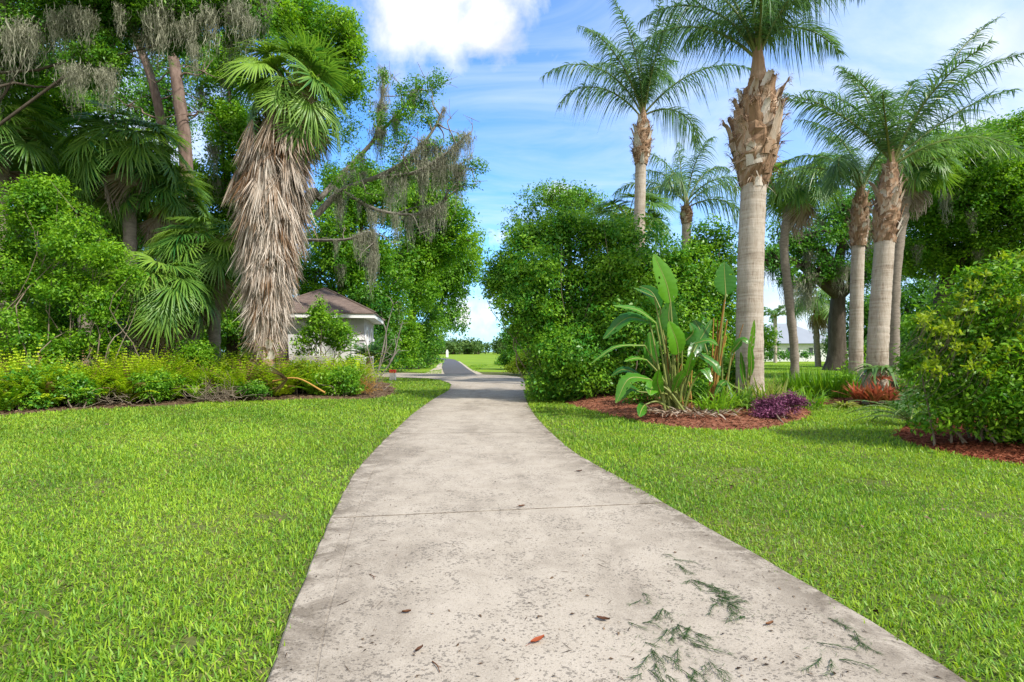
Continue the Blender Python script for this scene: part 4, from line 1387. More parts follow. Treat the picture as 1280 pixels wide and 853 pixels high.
make_tree('live_oak', 'spreading live oak with dark mossy limbs beyond the curved cabbage palm', 'tree', 1046, 44, [(1046, 400, 44), (1048, 365, 44), (1045, 335, 44)], 0.7,
          [(1000, 298, 50, 32, 42), (1058, 275, 50, 45, 43), (965, 325, 26, 20, 41), (1100, 330, 40, 35, 44), (1030, 335, 30, 18, 42), (1010, 350, 14, 8, 42), (985, 345, 18, 10, 41), (1075, 345, 26, 18, 43)], 'dark_leaf', seed=106, cover=0.55, nsub=8, moss=40,
          moss_size=(1.4, 3.2), limb_r=0.42, sprig=0.3, clump=0.26)
make_tree('live_oak', 'vivid green live oak with a broad layered crown at the right edge', 'tree', 1176, 31, [(1176, 420, 31), (1180, 360, 31), (1205, 320, 31)], 0.55,
          [(1240, 205, 80, 60, 28), (1180, 262, 60, 48, 29), (1272, 275, 75, 55, 28), (1150, 310, 46, 36, 30), (1320, 200, 80, 80, 28), (1230, 320, 60, 26, 30)], 'fresh_leaf', seed=107, cover=0.95, nsub=10, moss=22,
          moss_size=(0.9, 2.0), limb_r=0.3, tint=(0.0, 0.7), clump=0.28)
make_tree('broadleaf_tree', 'dark tree behind the oaks at the edge of the right lawn', 'tree', 1130, 52, [(1130, 420, 52), (1135, 380, 52)], 0.35,
          [(1150, 390, 54, 40, 52), (1095, 400, 36, 36, 52), (1125, 430, 50, 18, 50), (1075, 425, 20, 22, 54)], 'dark_leaf', seed=108, cover=1.0, moss=8, moss_size=(1.5, 3.0))
make_tree('broadleaf_tree', 'dark tree behind the yellow-tipped bush', 'tree', 1235, 40, [(1235, 420, 40), (1235, 380, 40)], 0.35,
          [(1215, 390, 55, 45, 40), (1290, 380, 60, 60, 38), (1180, 425, 40, 24, 40)], 'dark_leaf', seed=109, cover=0.9)
make_shrub('shrub', 'large bush with yellow new leaf tips in the red mulch bed', 'shrub',
           [(1222, 410, 62, 66, 8.8), (1270, 400, 62, 74, 8.6), (1200, 462, 58, 52, 8.6), (1265, 480, 70, 58, 8.4), (1330, 440, 70, 90, 8.6), (1180, 410, 26, 32, 8.8), (1195, 515, 56, 26, 8.7), (1275, 530, 60, 26, 8.5), (1262, 336, 15, 20, 8.6), (1214, 352, 12, 16, 8.7), (1292, 340, 20, 28, 8.6), (1158, 405, 16, 13, 8.8), (1142, 452, 14, 14, 8.7), (1240, 345, 12, 14, 8.4)],
           'fresh_leaf', 0.085, 0.46, 10, 110, stems=1, sprig=0.42, tint=(0.05, 0.85), aspect=0.42)


def yellow_tips():
    """the new growth is a part of that same bush"""
    rng = np.random.default_rng(111)
    root = [o for o in D.objects if o.type == 'EMPTY' and o.get('label', '').startswith('large bush with yellow new')][0]
    base = np.array(root.location)
    mb = MB()
    st = MB()
    for i in range(230):
        px, py = rng.uniform(1150, 1330), rng.uniform(318, 470)
        top = 400 - 80 * max(0.0, 1 - ((px - 1262) / 70) ** 2) - max(0, px - 1262) * 0.2
        if py < top - 6:
            py = top + rng.uniform(-6, 20)
        c = P(px, py, rng.uniform(7.9, 8.7))
        n = 14
        d = unit(rng.standard_normal((n, 3)) + np.array([0, 0, 0.8]))
        ln = 0.06 + 0.04 * rng.random(n)
        V, Q = kites(c + rng.standard_normal((n, 3)) * 0.03, d, unit(rng.standard_normal((n, 3)) + np.array([0, -0.3, 1])), ln, ln * 0.45)
        mb.add(V, Q, np.repeat(0.3 + 0.7 * rng.random(n), 4))
        V, Q = tube(bend([c, c + np.array([rng.normal() * 0.05, 0.1, -0.25]), c + np.array([rng.normal() * 0.1, 0.45, -0.5])], 5), 0.003, 4)
        st.add(V, Q)
    mb.build('new_growth', M['lime_leaf'], root, False, base)
    st.build('twig', M['twig'], root, False, base)


yellow_tips()


def frond_rosette(name, label, cat, loc, n, length, a0, curl, seed, mat='queen_leaf', ll=0.12, wid=0.02, nl=34, group=None, az0=0, azr=6.28, tint=0.4, plume=0.15, hang=0.1, trunk=0.0):
    rng = np.random.default_rng(seed)
    root = thing(name, label, cat, loc, group)
    if trunk:
        mb = MB()
        V, Q = tube(np.array([[0, 0, -0.05], [0, 0, trunk * 0.5], [0, 0, trunk]]), [0.17, 0.19, 0.14], 10, jitter=0.08, rng=rng)
        mb.add(V, Q)
        mb.build('trunk', M['boot'], root)
    for i in range(n):
        b, st = feather_frond(length * (0.8 + 0.4 * rng.random()), a0 * (0.35 + 0.75 * rng.random()), curl * (0.8 + 0.4 * rng.random()), rng, nl, ll, wid, plume, hang, tint, 0.1, rng.normal() * 0.1, 0.012)
        place_frond(root, b.mesh('frond', M[mat]), st.mesh('leaf_stalk', M['petiole'], True), (0, 0, trunk), az0 + azr * (i + 0.3 * rng.random()) / n, rng.normal() * 0.15)
    return root


# cycads
frond_rosette('cycad', 'low cycad with arching comb-like fronds at the front of the yellow-tipped bush', 'cycad', (X_at(1138, 11.2), 11.2, 0.05), 26, 1.15, 0.8, 1.1, 112, ll=0.13, wid=0.014, nl=46)
frond_rosette('cycad', 'dark spiky cycad beside the right corner of the gatehouse', 'cycad', (X_at(462, 25), 25, 0.3), 28, 1.25, 1.15, 0.9, 114, ll=0.2, wid=0.03, nl=40, tint=0.15, trunk=0.9)
frond_rosette('cycad', 'cycad fronds arching over the lawn at the foot of the bromeliad palm', 'cycad', (X_at(1140, 15.2), 15.2, 0.02), 16, 1.0, 0.7, 1.0, 115, ll=0.24, wid=0.022, nl=44)

# ------------------------------------------------------------------ bird of paradise with paddle leaves
def paddle(mbb, mbr, base, ctrl, blade_len, width, rng, face, tears=0.4, tint=0.5, fold=0.25):
    """ctrl: points of the stalk up to the blade's foot; then the blade continues to tip"""
    foot, mid, tip = [np.asarray(q, float) for q in ctrl]
    st = bend([base, base * 0.45 + foot * 0.55 + np.array([0, 0, 0.12]), foot], 10)
    V, Q = tube(st, np.linspace(0.032, 0.016, len(st)), 6)
    mbr.add(V, Q, 0.5)
    path = bend([foot, mid, tip], 22)
    n = len(path)
    tan = unit(np.gradient(path, axis=0))
    V2, Q2 = tube(path, np.linspace(0.016, 0.004, n), 5)
    mbr.add(V2, Q2, 0.8)
    s = np.linspace(0, 1, n)
    w = width * 0.5 * np.clip(np.sin(np.clip(s * 0.96 + 0.03, 0, 1) ** 0.8 * math.pi), 0.02, 1) ** 0.65
    face = unit(face)
    side = unit(np.cross(tan, face))
    nrm = unit(np.cross(side, tan))
    for sg in (-1, 1):
        m = 6
        V = np.zeros((n, m, 3))
        rag = 1 - tears * 0.25 * rng.random(n)
        for j in range(m):
            v = j / (m - 1)
            lift = fold * w * v - 0.35 * fold * w * v * v * 2 + 0.02 * np.sin(s * 40 + j) * v * 0.3
            V[:, j] = path + side * (sg * w * v * (rag if j == m - 1 else 1))[:, None] + nrm * lift[:, None]
        idx = np.arange(n * m).reshape(n, m)
        rows = [i for i in range(n - 1)]
        fs = [(idx[i, j], idx[i + 1, j], idx[i + 1, j + 1], idx[i, j + 1]) for i in rows for j in range(m - 1) if not (j >= 2 and rng.random() < tears * 0.06)]
        mbb.add(V, np.array(fs), np.clip(tint + 0.06 * np.repeat(np.sin(s * 60), m), 0, 1))


def bird_plant(name, label, px0, Y, leaves, seed, dry=(), hsp=0.35):
    rng = np.random.default_rng(seed)
    base = np.array([X_at(px0, Y), Y, 0.18])
    root = thing(name, label, 'plant', base)
    for lf in leaves:
        (bx, fx, fy, mx, my, tx, ty, w, dz, face, tint) = lf
        b = np.array([X_at(bx, Y) + rng.normal() * 0.05, Y + rng.normal() * hsp * 0.4 + dz * 0.2, 0.15])
        mbb, mbr = MB(), MB()
        paddle(mbb, mbr, b, (P(fx, fy, Y + dz * 0.6), P(mx, my, Y + dz), P(tx, ty, Y + dz * 1.3)), 0, w, rng, np.array(face, float), 0.5, tint)
        o = mbb.build('paddle_leaf', M['banana_leaf'], root, True, base)
        s = mbr.build('leaf_stalk', M['petiole'], o, True, base)
    for (bx, tx, ty, r) in dry:
        b = np.array([X_at(bx, Y) + rng.normal() * 0.04, Y + rng.normal() * 0.1, 0.1])
        t = P(tx, ty, Y + rng.normal() * 0.2)
        mb = MB()
        V, Q = tube(bend([b, (b + t) / 2 + rng.standard_normal(3) * 0.06, t], 8), np.linspace(r, r * 0.5, 9), 6)
        mb.add(V, Q, rng.random())
        mb.build('dry_stalk', M['stalk'], root, True, base)


FC = (0.15, -1, 0.35)     # a blade showing its face to the viewer
bird_plant('paddle_leaf_plant', 'bird of paradise clump with broad upright green paddle leaves in the mulch bed', 842, 12.6, [
    (845, 838, 378, 832, 352, 817, 318, 0.55, -0.2, FC, 0.85),
    (845, 842, 418, 836, 398, 838, 372, 0.42, 0.1, (-0.5, -1, 0.2), 0.35),
    (838, 820, 404, 797, 388, 766, 382, 0.34, -0.3, (0.0, -0.55, 1), 0.65),
    (835, 812, 402, 784, 398, 754, 424, 0.42, -0.2, (0.0, -0.7, 1), 0.2),
    (850, 848, 442, 845, 425, 836, 402, 0.50, -0.4, FC, 0.9),
    (855, 853, 430, 866, 416, 862, 404, 0.34, -0.3, (0.3, -1, 0.6), 0.25),
    (840, 818, 462, 814, 440, 812, 415, 0.46, 0.0, (0.4, -1, 0.1), 0.3),
    (838, 806, 432, 770, 434, 738, 455, 0.20, -0.4, (0, -0.3, 1), 0.6),
    (842, 808, 450, 795, 448, 780, 452, 0.24, -0.5, (0, -0.5, 1), 0.55),
    (838, 812, 474, 786, 474, 770, 504, 0.34, -0.6, (0.1, -0.7, 1), 0.5),
    (848, 820, 480, 814, 486, 812, 494, 0.32, -0.6, FC, 0.75),
    (846, 868, 430, 885, 426, 898, 432, 0.28, -0.3, (0, -0.5, 1), 0.45),
    (850, 872, 442, 892, 455, 900, 470, 0.28, -0.2, (0, -0.7, 1), 0.3),
    (842, 818, 372, 806, 366, 792, 360, 0.24, 0.2, (0, -0.5, 1), 0.2),
    (842, 825, 385, 815, 366, 800, 358, 0.30, 0.4, (-0.3, -1, 0.4), 0.15),
    (850, 862, 450, 872, 430, 890, 400, 0.32, 0.5, (0.2, -1, 0.5), 0.15),
    (835, 806, 506, 802, 512, 799, 521, 0.26, -0.8, FC, 0.35),
    (846, 832, 430, 828, 408, 826, 385, 0.36, 0.3, (-0.6, -1, 0.2), 0.4),
    (836, 800, 470, 780, 462, 764, 470, 0.26, 0.2, (0, -0.6, 1), 0.15),
    (850, 858, 470, 862, 455, 866, 440, 0.30, -0.5, (0.3, -1, 0.3), 0.7),
    (852, 872, 470, 880, 462, 890, 478, 0.26, -0.6, (0, -0.7, 1), 0.4),
    (834, 800, 490, 786, 486, 776, 500, 0.26, -0.2, (0, -0.7, 1), 0.25),
    (844, 826, 492, 822, 478, 824, 462, 0.26, -0.7, (-0.2, -1, 0.3), 0.6),
    (848, 842, 490, 848, 474, 856, 462, 0.24, -0.7, (0.2, -1, 0.3), 0.45),
], 121, dry=[(840, 832, 420, 0.02), (850, 845, 440, 0.022), (848, 852, 455, 0.02), (858, 866, 450, 0.02), (862, 858, 465, 0.02)])
bird_plant('paddle_leaf_plant', 'tall bird of paradise with one big dark paddle leaf on orange dry stalks', 897, 13.2, [
    (897, 907, 368, 906, 350, 905, 328, 0.62, 0.0, (0.2, -1, -0.25), 0.2),
    (903, 903, 425, 902, 440, 901, 420, 0.14, 0.0, FC, 0.9),
    (893, 884, 440, 876, 415, 868, 400, 0.3, 0.4, (-0.3, -1, 0.4), 0.15),
    (900, 915, 440, 928, 425, 935, 430, 0.26, -0.3, (0, -0.6, 1), 0.35),
], 122, dry=[(890, 906, 375, 0.035), (892, 903, 392, 0.03), (888, 909, 400, 0.03), (894, 897, 400, 0.03), (890, 892, 398, 0.025), (897, 908, 420, 0.03), (886, 896, 430, 0.03), (899, 929, 405, 0.018)])
bird_plant('paddle_leaf_plant', 'narrow upright young leaves standing against the tallest palm trunk', 934, 13.4, [
    (934, 936, 452, 940, 425, 943, 400, 0.16, -0.2, FC, 0.9),
    (938, 938, 470, 939, 450, 937, 430, 0.18, -0.3, FC, 0.55),
    (930, 920, 485, 905, 478, 893, 495, 0.2, -0.4, (0, -0.6, 1), 0.35),
    (932, 930, 480, 928, 462, 926, 440, 0.16, -0.2, FC, 0.4),
    (890, 881, 500, 886, 486, 893, 476, 0.13, -1.0, FC, 0.95),
], 123)

# ------------------------------------------------------------------ small garden plants on the right
def blade_clump(name, label, cat, loc, n, L, w, el, seed, mat, spread=0.3, droop=0.5, tint=(0.2, 0.9), group=None, rx=1.0, ry=1.0, part='foliage'):
    rng = np.random.default_rng(seed)
    root = thing(name, label, cat, loc, group)
    a = rng.random(n) * 6.28
    r = spread * np.sqrt(rng.random(n))
    bp = np.c_[np.cos(a) * r * rx, np.sin(a) * r * ry, np.zeros(n)]
    e = np.clip(rng.normal(el, 0.25, n), 0.1, 1.5)
    az = a + rng.normal(0, 0.9, n)
    d = np.c_[np.cos(e) * np.cos(az), np.cos(e) * np.sin(az), np.sin(e)]
    ln = L * (0.55 + 0.6 * rng.random(n))
    V, Q = strips(bp, d, ln, w * (0.7 + 0.6 * rng.random(n)), droop * ln * (0.5 + rng.random(n)), unit(np.c_[-np.sin(az), np.cos(az), rng.normal(0, 0.3, n)]), 5)
    mb = MB()
    mb.add(V, Q, np.repeat(tint[0] + (tint[1] - tint[0]) * rng.random(n), 12))
    mb.build(part, M[mat], root)
    return root


def at(px, Y, z=0.0):
    return (X_at(px, Y), Y, z)


blade_clump('tall_grass_clump', 'wide clump of tall bright green strap grass before the curved cabbage palm', 'grass', at(1030, 17.5), 1500, 1.15, 0.03, 1.2, 131, 'fresh_leaf', 1.15, 0.25, (0.1, 0.7), rx=1.1, ry=0.7)
blade_clump('strap_leaf_plant', 'variegated strap-leaved plant with cream striped leaves beside the purple plant', 'plant', at(962, 12.8, 0.15), 120, 1.05, 0.04, 1.1, 132, 'stripe', 0.28, 0.4)
blade_clump('strap_leaf_plant', 'dark green strap-leaved plant at the foot of the tallest palm', 'plant', at(925, 12.9, 0.2), 110, 0.95, 0.045, 1.0, 133, 'fan_leaf', 0.3, 0.5)
make_shrub('leafy_plant', 'dark leafy filler plant between the paddle-leaf plant and the tallest palm', 'plant', [(885, 478, 30, 24, 14.2), (912, 470, 22, 28, 14.6), (850, 488, 36, 18, 13.8), (800, 492, 30, 16, 14.2)], 'hedge_leaf', 0.09, 0.9, 6, 152, stems=2)
blade_clump('strap_leaf_plant', 'straggly green strap-leaved plant under the dry orange stalks', 'plant', at(893, 12.3, 0.2), 110, 0.85, 0.035, 1.0, 134, 'fresh_leaf', 0.4, 0.5)
blade_clump('strap_leaf_plant', 'green strap-leaved plant between the variegated plant and the tall grass', 'plant', at(1000, 14.5, 0.05), 180, 0.95, 0.03, 1.05, 135, 'fresh_leaf', 0.5, 0.5)
blade_clump('bromeliad', 'small yellow-orange bromeliad at the front edge of the far mulch bed', 'plant', at(1056, 14.8, 0.02), 70, 0.42, 0.045, 0.6, 136, 'stripe', 0.12, 0.5, (0.5, 1.0), group='bromeliads round the palm foot')
for k, (px, Y, lab) in enumerate([(1075, 15.3, 'orange-red bromeliad left of the palm foot'), (1091, 14.9, 'copper-red bromeliad at the front of the palm foot'), (1108, 15.0, 'reddish bromeliad right of the palm foot'), (1098, 15.2, 'salmon bromeliad hard against the palm trunk')]):
    blade_clump('bromeliad', lab, 'plant', at(px, Y, 0.14), 70, 0.66, 0.06, 1.05, 137 + k, 'bromeliad', 0.14, 0.28, (0.1, 1.0), group='bromeliads round the palm foot')
blade_clump('staghorn_fern', 'staghorn fern tied around the bromeliad palm trunk', 'fern', at(1097, 15.55, 1.0), 60, 0.62, 0.085, 0.35, 142, 'queen_leaf', 0.30, 0.9, (0.3, 1.0))
blade_clump('bromeliad', 'pink and grey bromeliad mounted on the palm trunk below the fern', 'plant', at(1100, 15.5, 0.72), 60, 0.32, 0.05, 0.5, 143, 'bromeliad', 0.26, 0.5, (0.5, 1.0))
blade_clump('red_plant', 'small dark red leafy plant beside the purple plant', 'plant', at(942, 11.9, 0.02), 60, 0.22, 0.035, 0.8, 144, 'bromeliad', 0.12, 0.3, (0.0, 0.25))
make_shrub('purple_plant', 'low mound of purple-leaved plants at the front of the mulch bed', 'plant', [(968, 510, 20, 12, 11.9), (990, 504, 17, 11, 12.1), (955, 515, 12, 8, 11.8)], 'purple', 0.055, 1.2, 6, 145, stems=2, aspect=0.4)
make_shrub('leafy_plant', 'light green broad-leaved plant behind the two close palms, on their left', 'plant', [(1075, 455, 18, 20, 20)], 'fresh_leaf', 0.14, 0.9, 5, 146, stems=3)
make_shrub('leafy_plant', 'light green broad-leaved plant beside the tree stump', 'plant', [(1142, 470, 20, 15, 20)], 'fresh_leaf', 0.14, 0.9, 5, 151, stems=3)
make_shrub('leafy_plant', 'ground-hugging light green plant between the two lawn palms', 'plant', [(1065, 480, 22, 14, 17)], 'fresh_leaf', 0.10, 0.9, 5, 147, stems=2)
make_shrub('broadleaf_bush', 'green bush on the far lawn left of the curved cabbage palm', 'bush', [(955, 425, 22, 20, 50)], 'fresh_leaf', 0.26, 0.9, 5, 148, stems=2)
blade_clump('leaf_debris', 'heap of dead brown leaves under the paddle-leaf plant', 'litter', at(868, 12.0, 0.16), 260, 0.35, 0.035, 0.15, 149, 'dead', 0.75, 0.25, (0.0, 0.8), rx=1.3, ry=0.6, part='dead_leaf')['kind'] = 'stuff'


def post(name, label, cat, px, Y, w, h, parts):
    root = thing(name, label, cat, at(px, Y))
    for nm, z0, z1, ww, mat in parts:
        bm_ = MB()
        V, Q = box(-ww / 2, ww / 2, -ww / 2, ww / 2, z0, z1)
        bm_.add(V, Q)
        o = bm_.build(nm, mat, root)
        bv = o.modifiers.new('bevel', 'BEVEL')
        bv.width = 0.008
        bv.segments = 2
    return root


M['white_paint'] = plain('white_paint', (0.74, 0.74, 0.72), 0.6, 5.0, 0.08)
M['red_paint'] = plain('red_paint', (0.50, 0.045, 0.030), 0.55, 5.0, 0.15)
M['post_grey'] = plain('weathered_white', (0.52, 0.50, 0.47), 0.8, 7.0, 0.15)
M['old_post'] = plain('old_post', (0.33, 0.31, 0.27), 0.9, 9.0, 0.25)
M['stump_wood'] = plain('stump_wood', (0.17, 0.12, 0.085), 0.9, 9.0, 0.35, 0.8)
post('marker_post', 'short white marker post with a red top beside the driveway fork', 'post', 491, 29.0, 0.3, 0.62,
     [('post', -0.1, 0.36, 0.30, M['post_grey']), ('red_band', 0.36, 0.46, 0.312, M['red_paint']), ('cap', 0.46, 0.52, 0.33, M['red_paint'])])
post('garden_post', 'short pale square post at the foot of the two close queen palms', 'post', 1082, 15.6, 0.2, 0.95, [('post', -0.1, 0.78, 0.14, M['old_post']), ('cap', 0.78, 0.81, 0.17, M['old_post'])])
post('marker_post', 'tiny white post standing far out in the field', 'post', 559, 150, 0.8, 2.2, [('post', -0.1, 1.6, 0.6, M['white_paint']), ('cap', 1.6, 2.0, 0.4, M['white_paint'])])


def stump():
    rng = np.random.default_rng(150)
    root = thing('tree_stump', 'short sawn tree stump on the lawn behind the cycad fronds', 'stump', at(1127, 21.5))
    mb = MB()
    V, Q = tube(np.array([[0, 0, -0.05], [0, 0, 0.15], [0, 0, 0.36], [0, 0, 0.40]]), [0.42, 0.36, 0.35, 0.34], 16, jitter=0.05, rng=rng)
    mb.add(V, Q)
    mb.build('bark', M['bark'], root)
    mb = MB()
    a = np.linspace(0, 6.283, 16, endpoint=False)
    mb.add(np.c_[np.cos(a) * 0.335, np.sin(a) * 0.335, np.full(16, 0.395)], [list(range(16))])
    mb.build('cut_face', M['stump_wood'], root)


stump()

# ------------------------------------------------------------------ the fern bed on the left
M['dry_fern'] = leaf_mat('dry_fern', (0.120, 0.070, 0.030), (0.280, 0.190, 0.080), 0.3, 0.7, 0.1, 0.5, (1.0, 1.0, 0.8))


def fern_bed():
    rng = np.random.default_rng(160)
    cl = BEDL[0]
    leaf, deadf = MB(), MB()
    n = 2000
    # clumps, denser at the front where they are seen
    px = rng.uniform(-190, 448, n * 6)
    edge = np.interp(px, [-190, 0, 140, 330, 480], [515, 515, 506, 498, 493])
    back = rng.random(n * 6)
    py = edge - np.where(rng.random(n * 6) < 0.6, 9 * back, 38 * back)
    Y = F * H / (py - HY)
    X = (px - 640) / F * Y
    k = in_poly(X, Y, cl)
    # keep a strip of bare litter along the lawn
    k &= (py < edge - 1.5 + 2.5 * np.sin(px * 0.13))
    X, Y, px = X[k][:n], Y[k][:n], px[k][:n]
    print('fern clumps', len(X))
    for x, y, p in zip(X, Y, px):
        z = float(bed_height(BEDL, np.array([x]), np.array([y]))[0])
        dry = rng.random() < 0.09
        if math.sin(p * 0.11 + y * 2.0) * math.sin(p * 0.037 - y) > 0.55:
            continue
        hgt = 0.75 + 0.6 * rng.random()
        nf = int(rng.integers(7, 15))
        patch = 0.5 + 0.5 * math.sin(p * 0.045 + 1.2 * math.sin(y * 1.3))
        for f in range(nf):
            L = rng.uniform(0.75, 1.35) * hgt * (0.75 + 0.45 * patch)
            az = rng.random() * 6.28
            a0 = rng.uniform(0.9, 1.5)
            curl = rng.uniform(0.5, 1.3)
            s = np.linspace(0.12, 1, 15)
            ang = a0 - curl * s
            dx = np.cumsum(np.cos(ang)) * L / 15
            dz = np.cumsum(np.sin(ang)) * L / 15
            c = np.c_[dx * math.cos(az), dx * math.sin(az), dz] + np.array([x, y, z])
            tan = unit(np.gradient(c, axis=0))
            sd = np.array([-math.sin(az), math.cos(az), 0.0])
            w = 0.125 * np.sin(np.clip(s, 0, 1) ** 0.6 * math.pi * 0.93 + 0.1) + 0.012
            cc = np.repeat(c, 2, 0)
            sg = np.tile([1.0, -1.0], 15)[:, None]
            d = unit(sd[None] * sg + np.repeat(tan, 2, 0) * 0.35 + np.array([0, 0, -0.15]))
            nr = unit(np.cross(np.repeat(tan, 2, 0), sd[None]) + rng.standard_normal((30, 3)) * 0.15)
            V, Q = kites(cc, d, nr, np.repeat(w, 2), np.full(30, 0.055))
            t = np.clip(0.25 + 0.5 * patch + rng.normal(0, 0.2), 0, 1)
            (deadf if (dry or rng.random() < 0.05) else leaf).add(V, Q, t)
    tag(deadf.build('dry_ferns', M['dry_fern']), 'dried brown fern fronds among the green ones in the left bed', 'ferns', kind='stuff')
    tag(leaf.build('fern_undergrowth', M['fern']), 'bank of yellow-green sword ferns along the back of the left lawn', 'ferns', kind='stuff')


fern_bed()
SH = [
    ('fresh_leaf', (238, 448, 30, 26, 18.6), 'rounded light green shrub among the ferns in front of the low cabbage palm', 0.085),
    ('hedge_leaf', (34, 480, 36, 30, 14.2), 'dense mid-green shrub at the left end of the fern bed', 0.08),
    ('hedge_leaf', (95, 488, 30, 19, 14.6), 'low spreading green shrub between the fern clumps near the left shrub', 0.08),
    ('lime_leaf', (5, 495, 14, 14, 13.8), 'yellow-green fern-like bush at the far left corner of the bed', 0.08),
    ('fresh_leaf', (195, 476, 26, 20, 15.9), 'low bright shrub below the tan dead fans', 0.08),
    ('lime_leaf', (300, 462, 24, 18, 18.8), 'yellow-green shrub left of the skirted palm foot', 0.085),
    ('lime_leaf', (372, 464, 24, 16, 18.6), 'yellow-green shrub right of the skirted palm foot', 0.085),
    ('fresh_leaf', (425, 478, 28, 18, 18.2), 'grassy light green shrub below the gatehouse window', 0.085),
    ('oak_leaf', (318, 484, 20, 12, 16.8), 'small dark green shrub in front of the skirted palm foot', 0.075),
]
for i, (m, e, lab, L) in enumerate(SH):
    make_shrub('bed_shrub', lab, 'shrub', [e], m, L, 1.0, 7, 170 + i, stems=8, sprig=0.3, group=None)
make_shrub('young_tree', 'young leafy sapling in front of the gatehouse wall', 'sapling', [(400, 405, 24, 22, 24), (420, 415, 24, 20, 24), (385, 425, 18, 22, 24), (398, 385, 10, 14, 24), (440, 460, 16, 14, 22)], 'fresh_leaf', 0.13, 0.8, 6, 180, stems=5, sprig=0.35)


def twig_heap(name, label, cat, px, Y, n, L, rx, seed, mat='twig', up=0.4, r=0.006):
    rng = np.random.default_rng(seed)
    root = thing(name, label, cat, at(px, Y, 0.05))
    mb = MB()
    for i in range(n):
        st = np.array([rng.normal() * rx, rng.normal() * rx * 0.4, abs(rng.normal()) * 0.12])
        d = unit(rng.standard_normal(3) * np.array([1, 1, 0.3]) + np.array([0, 0, up]))
        ln = L * (0.4 + 0.8 * rng.random())
        V, Q = tube(bend([st, st + d * ln * 0.5 + rng.standard_normal(3) * ln * 0.12, st + d * ln + rng.standard_normal(3) * ln * 0.15 + np.array([0, 0, -ln * 0.15])], 6), np.linspace(r, r * 0.4, 7), 4)
        mb.add(V, Q, rng.random())
    mb.build('twig', M[mat], root)
    return root


twig_heap('brush_pile', 'tangle of dry grey twigs in the fern bed left of the skirted palm', 'brush', 268, 16.3, 120, 0.8, 0.35, 190, up=0.5)
twig_heap('brush_pile', 'low brown brush among the ferns in the middle of the bed', 'brush', 140, 15.1, 60, 0.6, 0.35, 191, up=0.4)
twig_heap('brush_pile', 'dry stalky brush at the driveway end of the fern bed', 'brush', 450, 18.8, 190, 0.7, 0.26, 192, 'stalk', up=1.0)
twig_heap('brush_pile', 'straw-coloured stems standing before the gatehouse corner', 'brush', 440, 19.0, 160, 1.0, 0.4, 193, 'deadwood', up=1.3)
blade_clump('tall_weeds', 'tall yellow-green weeds growing in front of the gatehouse', 'weeds', at(415, 18.6, 0.05), 380, 1.0, 0.022, 1.25, 194, 'fern', 0.75, 0.25, (0.1, 0.8), rx=1.1, ry=0.5)
blade_clump('tall_weeds', 'greener weeds beside the dry brush near the marker post', 'weeds', at(438, 18.4, 0.05), 180, 0.75, 0.02, 1.2, 195, 'grass', 0.3, 0.3, (0.1, 0.8), ry=0.5)


def bare_bush():
    rng = np.random.default_rng(196)
    Y = 22.0
    root = thing('bare_bush', 'leafless pale-branched bush beside the cycad near the gatehouse', 'bush', at(472, Y))
    mb = MB()
    base = np.array(root.location)
    for pts in ([(470, 478), (478, 440), (485, 405), (492, 380)], [(470, 478), (490, 450), (497, 425), (503, 402)], [(470, 470), (480, 445), (483, 420), (478, 398)], [(471, 478), (462, 445), (455, 420)], [(488, 452), (496, 440), (500, 436)]):
        V, Q = tube(bend([P(a, b, Y) for a, b in pts], 12), np.linspace(0.04, 0.012, 13)[:len(bend([P(a, b, Y) for a, b in pts], 12))], 5)
        mb.add(V, Q)
        for j in range(7):
            a, b = pts[int(rng.integers(1, len(pts)))]
            s = P(a + rng.normal() * 2, b + rng.normal() * 4, Y)
            d = unit(rng.standard_normal(3) + np.array([0, 0, 0.8])) * rng.uniform(0.2, 0.6)
            V, Q = tube(np.array([s, s + d * 0.5 + rng.standard_normal(3) * 0.04, s + d]), [0.012, 0.009, 0.005], 4)
            mb.add(V, Q)
    mb.build('branch', M['deadwood'], root, False, base)


bare_bush()


def fallen_frond():
    rng = np.random.default_rng(197)
    root = thing('fallen_frond', 'fallen brown palm frond with a long stalk lying on the ferns', 'frond', (X_at(372, 16.9), 16.9, 0.55))
    st = MB()
    V, Q = tube(bend([(-0.75, 0, 0.02), (0.0, 0, 0.10), (0.9, -0.2, -0.32)], 10), np.linspace(0.02, 0.028, 11), 6)
    st.add(V, Q, 0.6)
    st.build('leaf_stalk', M['stalk'], root)
    n = 22
    a = np.linspace(-1.2, 1.2, n) + pi
    d = np.c_[np.cos(a), np.sin(a) * 0.5, 0.55 * np.sin(a * 2) + 0.15]
    V, Q = strips(np.repeat(np.array([[-0.3, 0, 0.08]]), n, 0), unit(d), 0.55 + 0.25 * rng.random(n), np.full(n, 0.06), np.full(n, 0.12), unit(np.c_[-np.sin(a), np.cos(a), rng.normal(0, 0.4, n)]), 4)
    b = MB()
    b.add(V, Q, np.repeat(0.05 + 0.4 * rng.random(n), 10))
    b.build('blade', M['dead'], root)
    root.rotation_euler = (0, 0, 0)


fallen_frond()


def bench():
    root = thing('concrete_bench', 'weathered grey slab bench in front of the gatehouse wall', 'bench', at(392, 21.5))
    m = plain('bench_concrete', (0.36, 0.34, 0.31), 0.9, 6, 0.25, 0.6)
    for nm, b in (('seat', (-0.72, 0.72, -0.2, 0.2, 1.10, 1.30)), ('leg', (-0.6, -0.4, -0.17, 0.17, -0.1, 1.098)), ('leg', (0.4, 0.6, -0.17, 0.17, -0.1, 1.098))):
        mb = MB()
        V, Q = box(*b)
        mb.add(V, Q)
        o = mb.build(nm, m, root)
        bv = o.modifiers.new('bevel', 'BEVEL')
        bv.width = 0.015


bench()

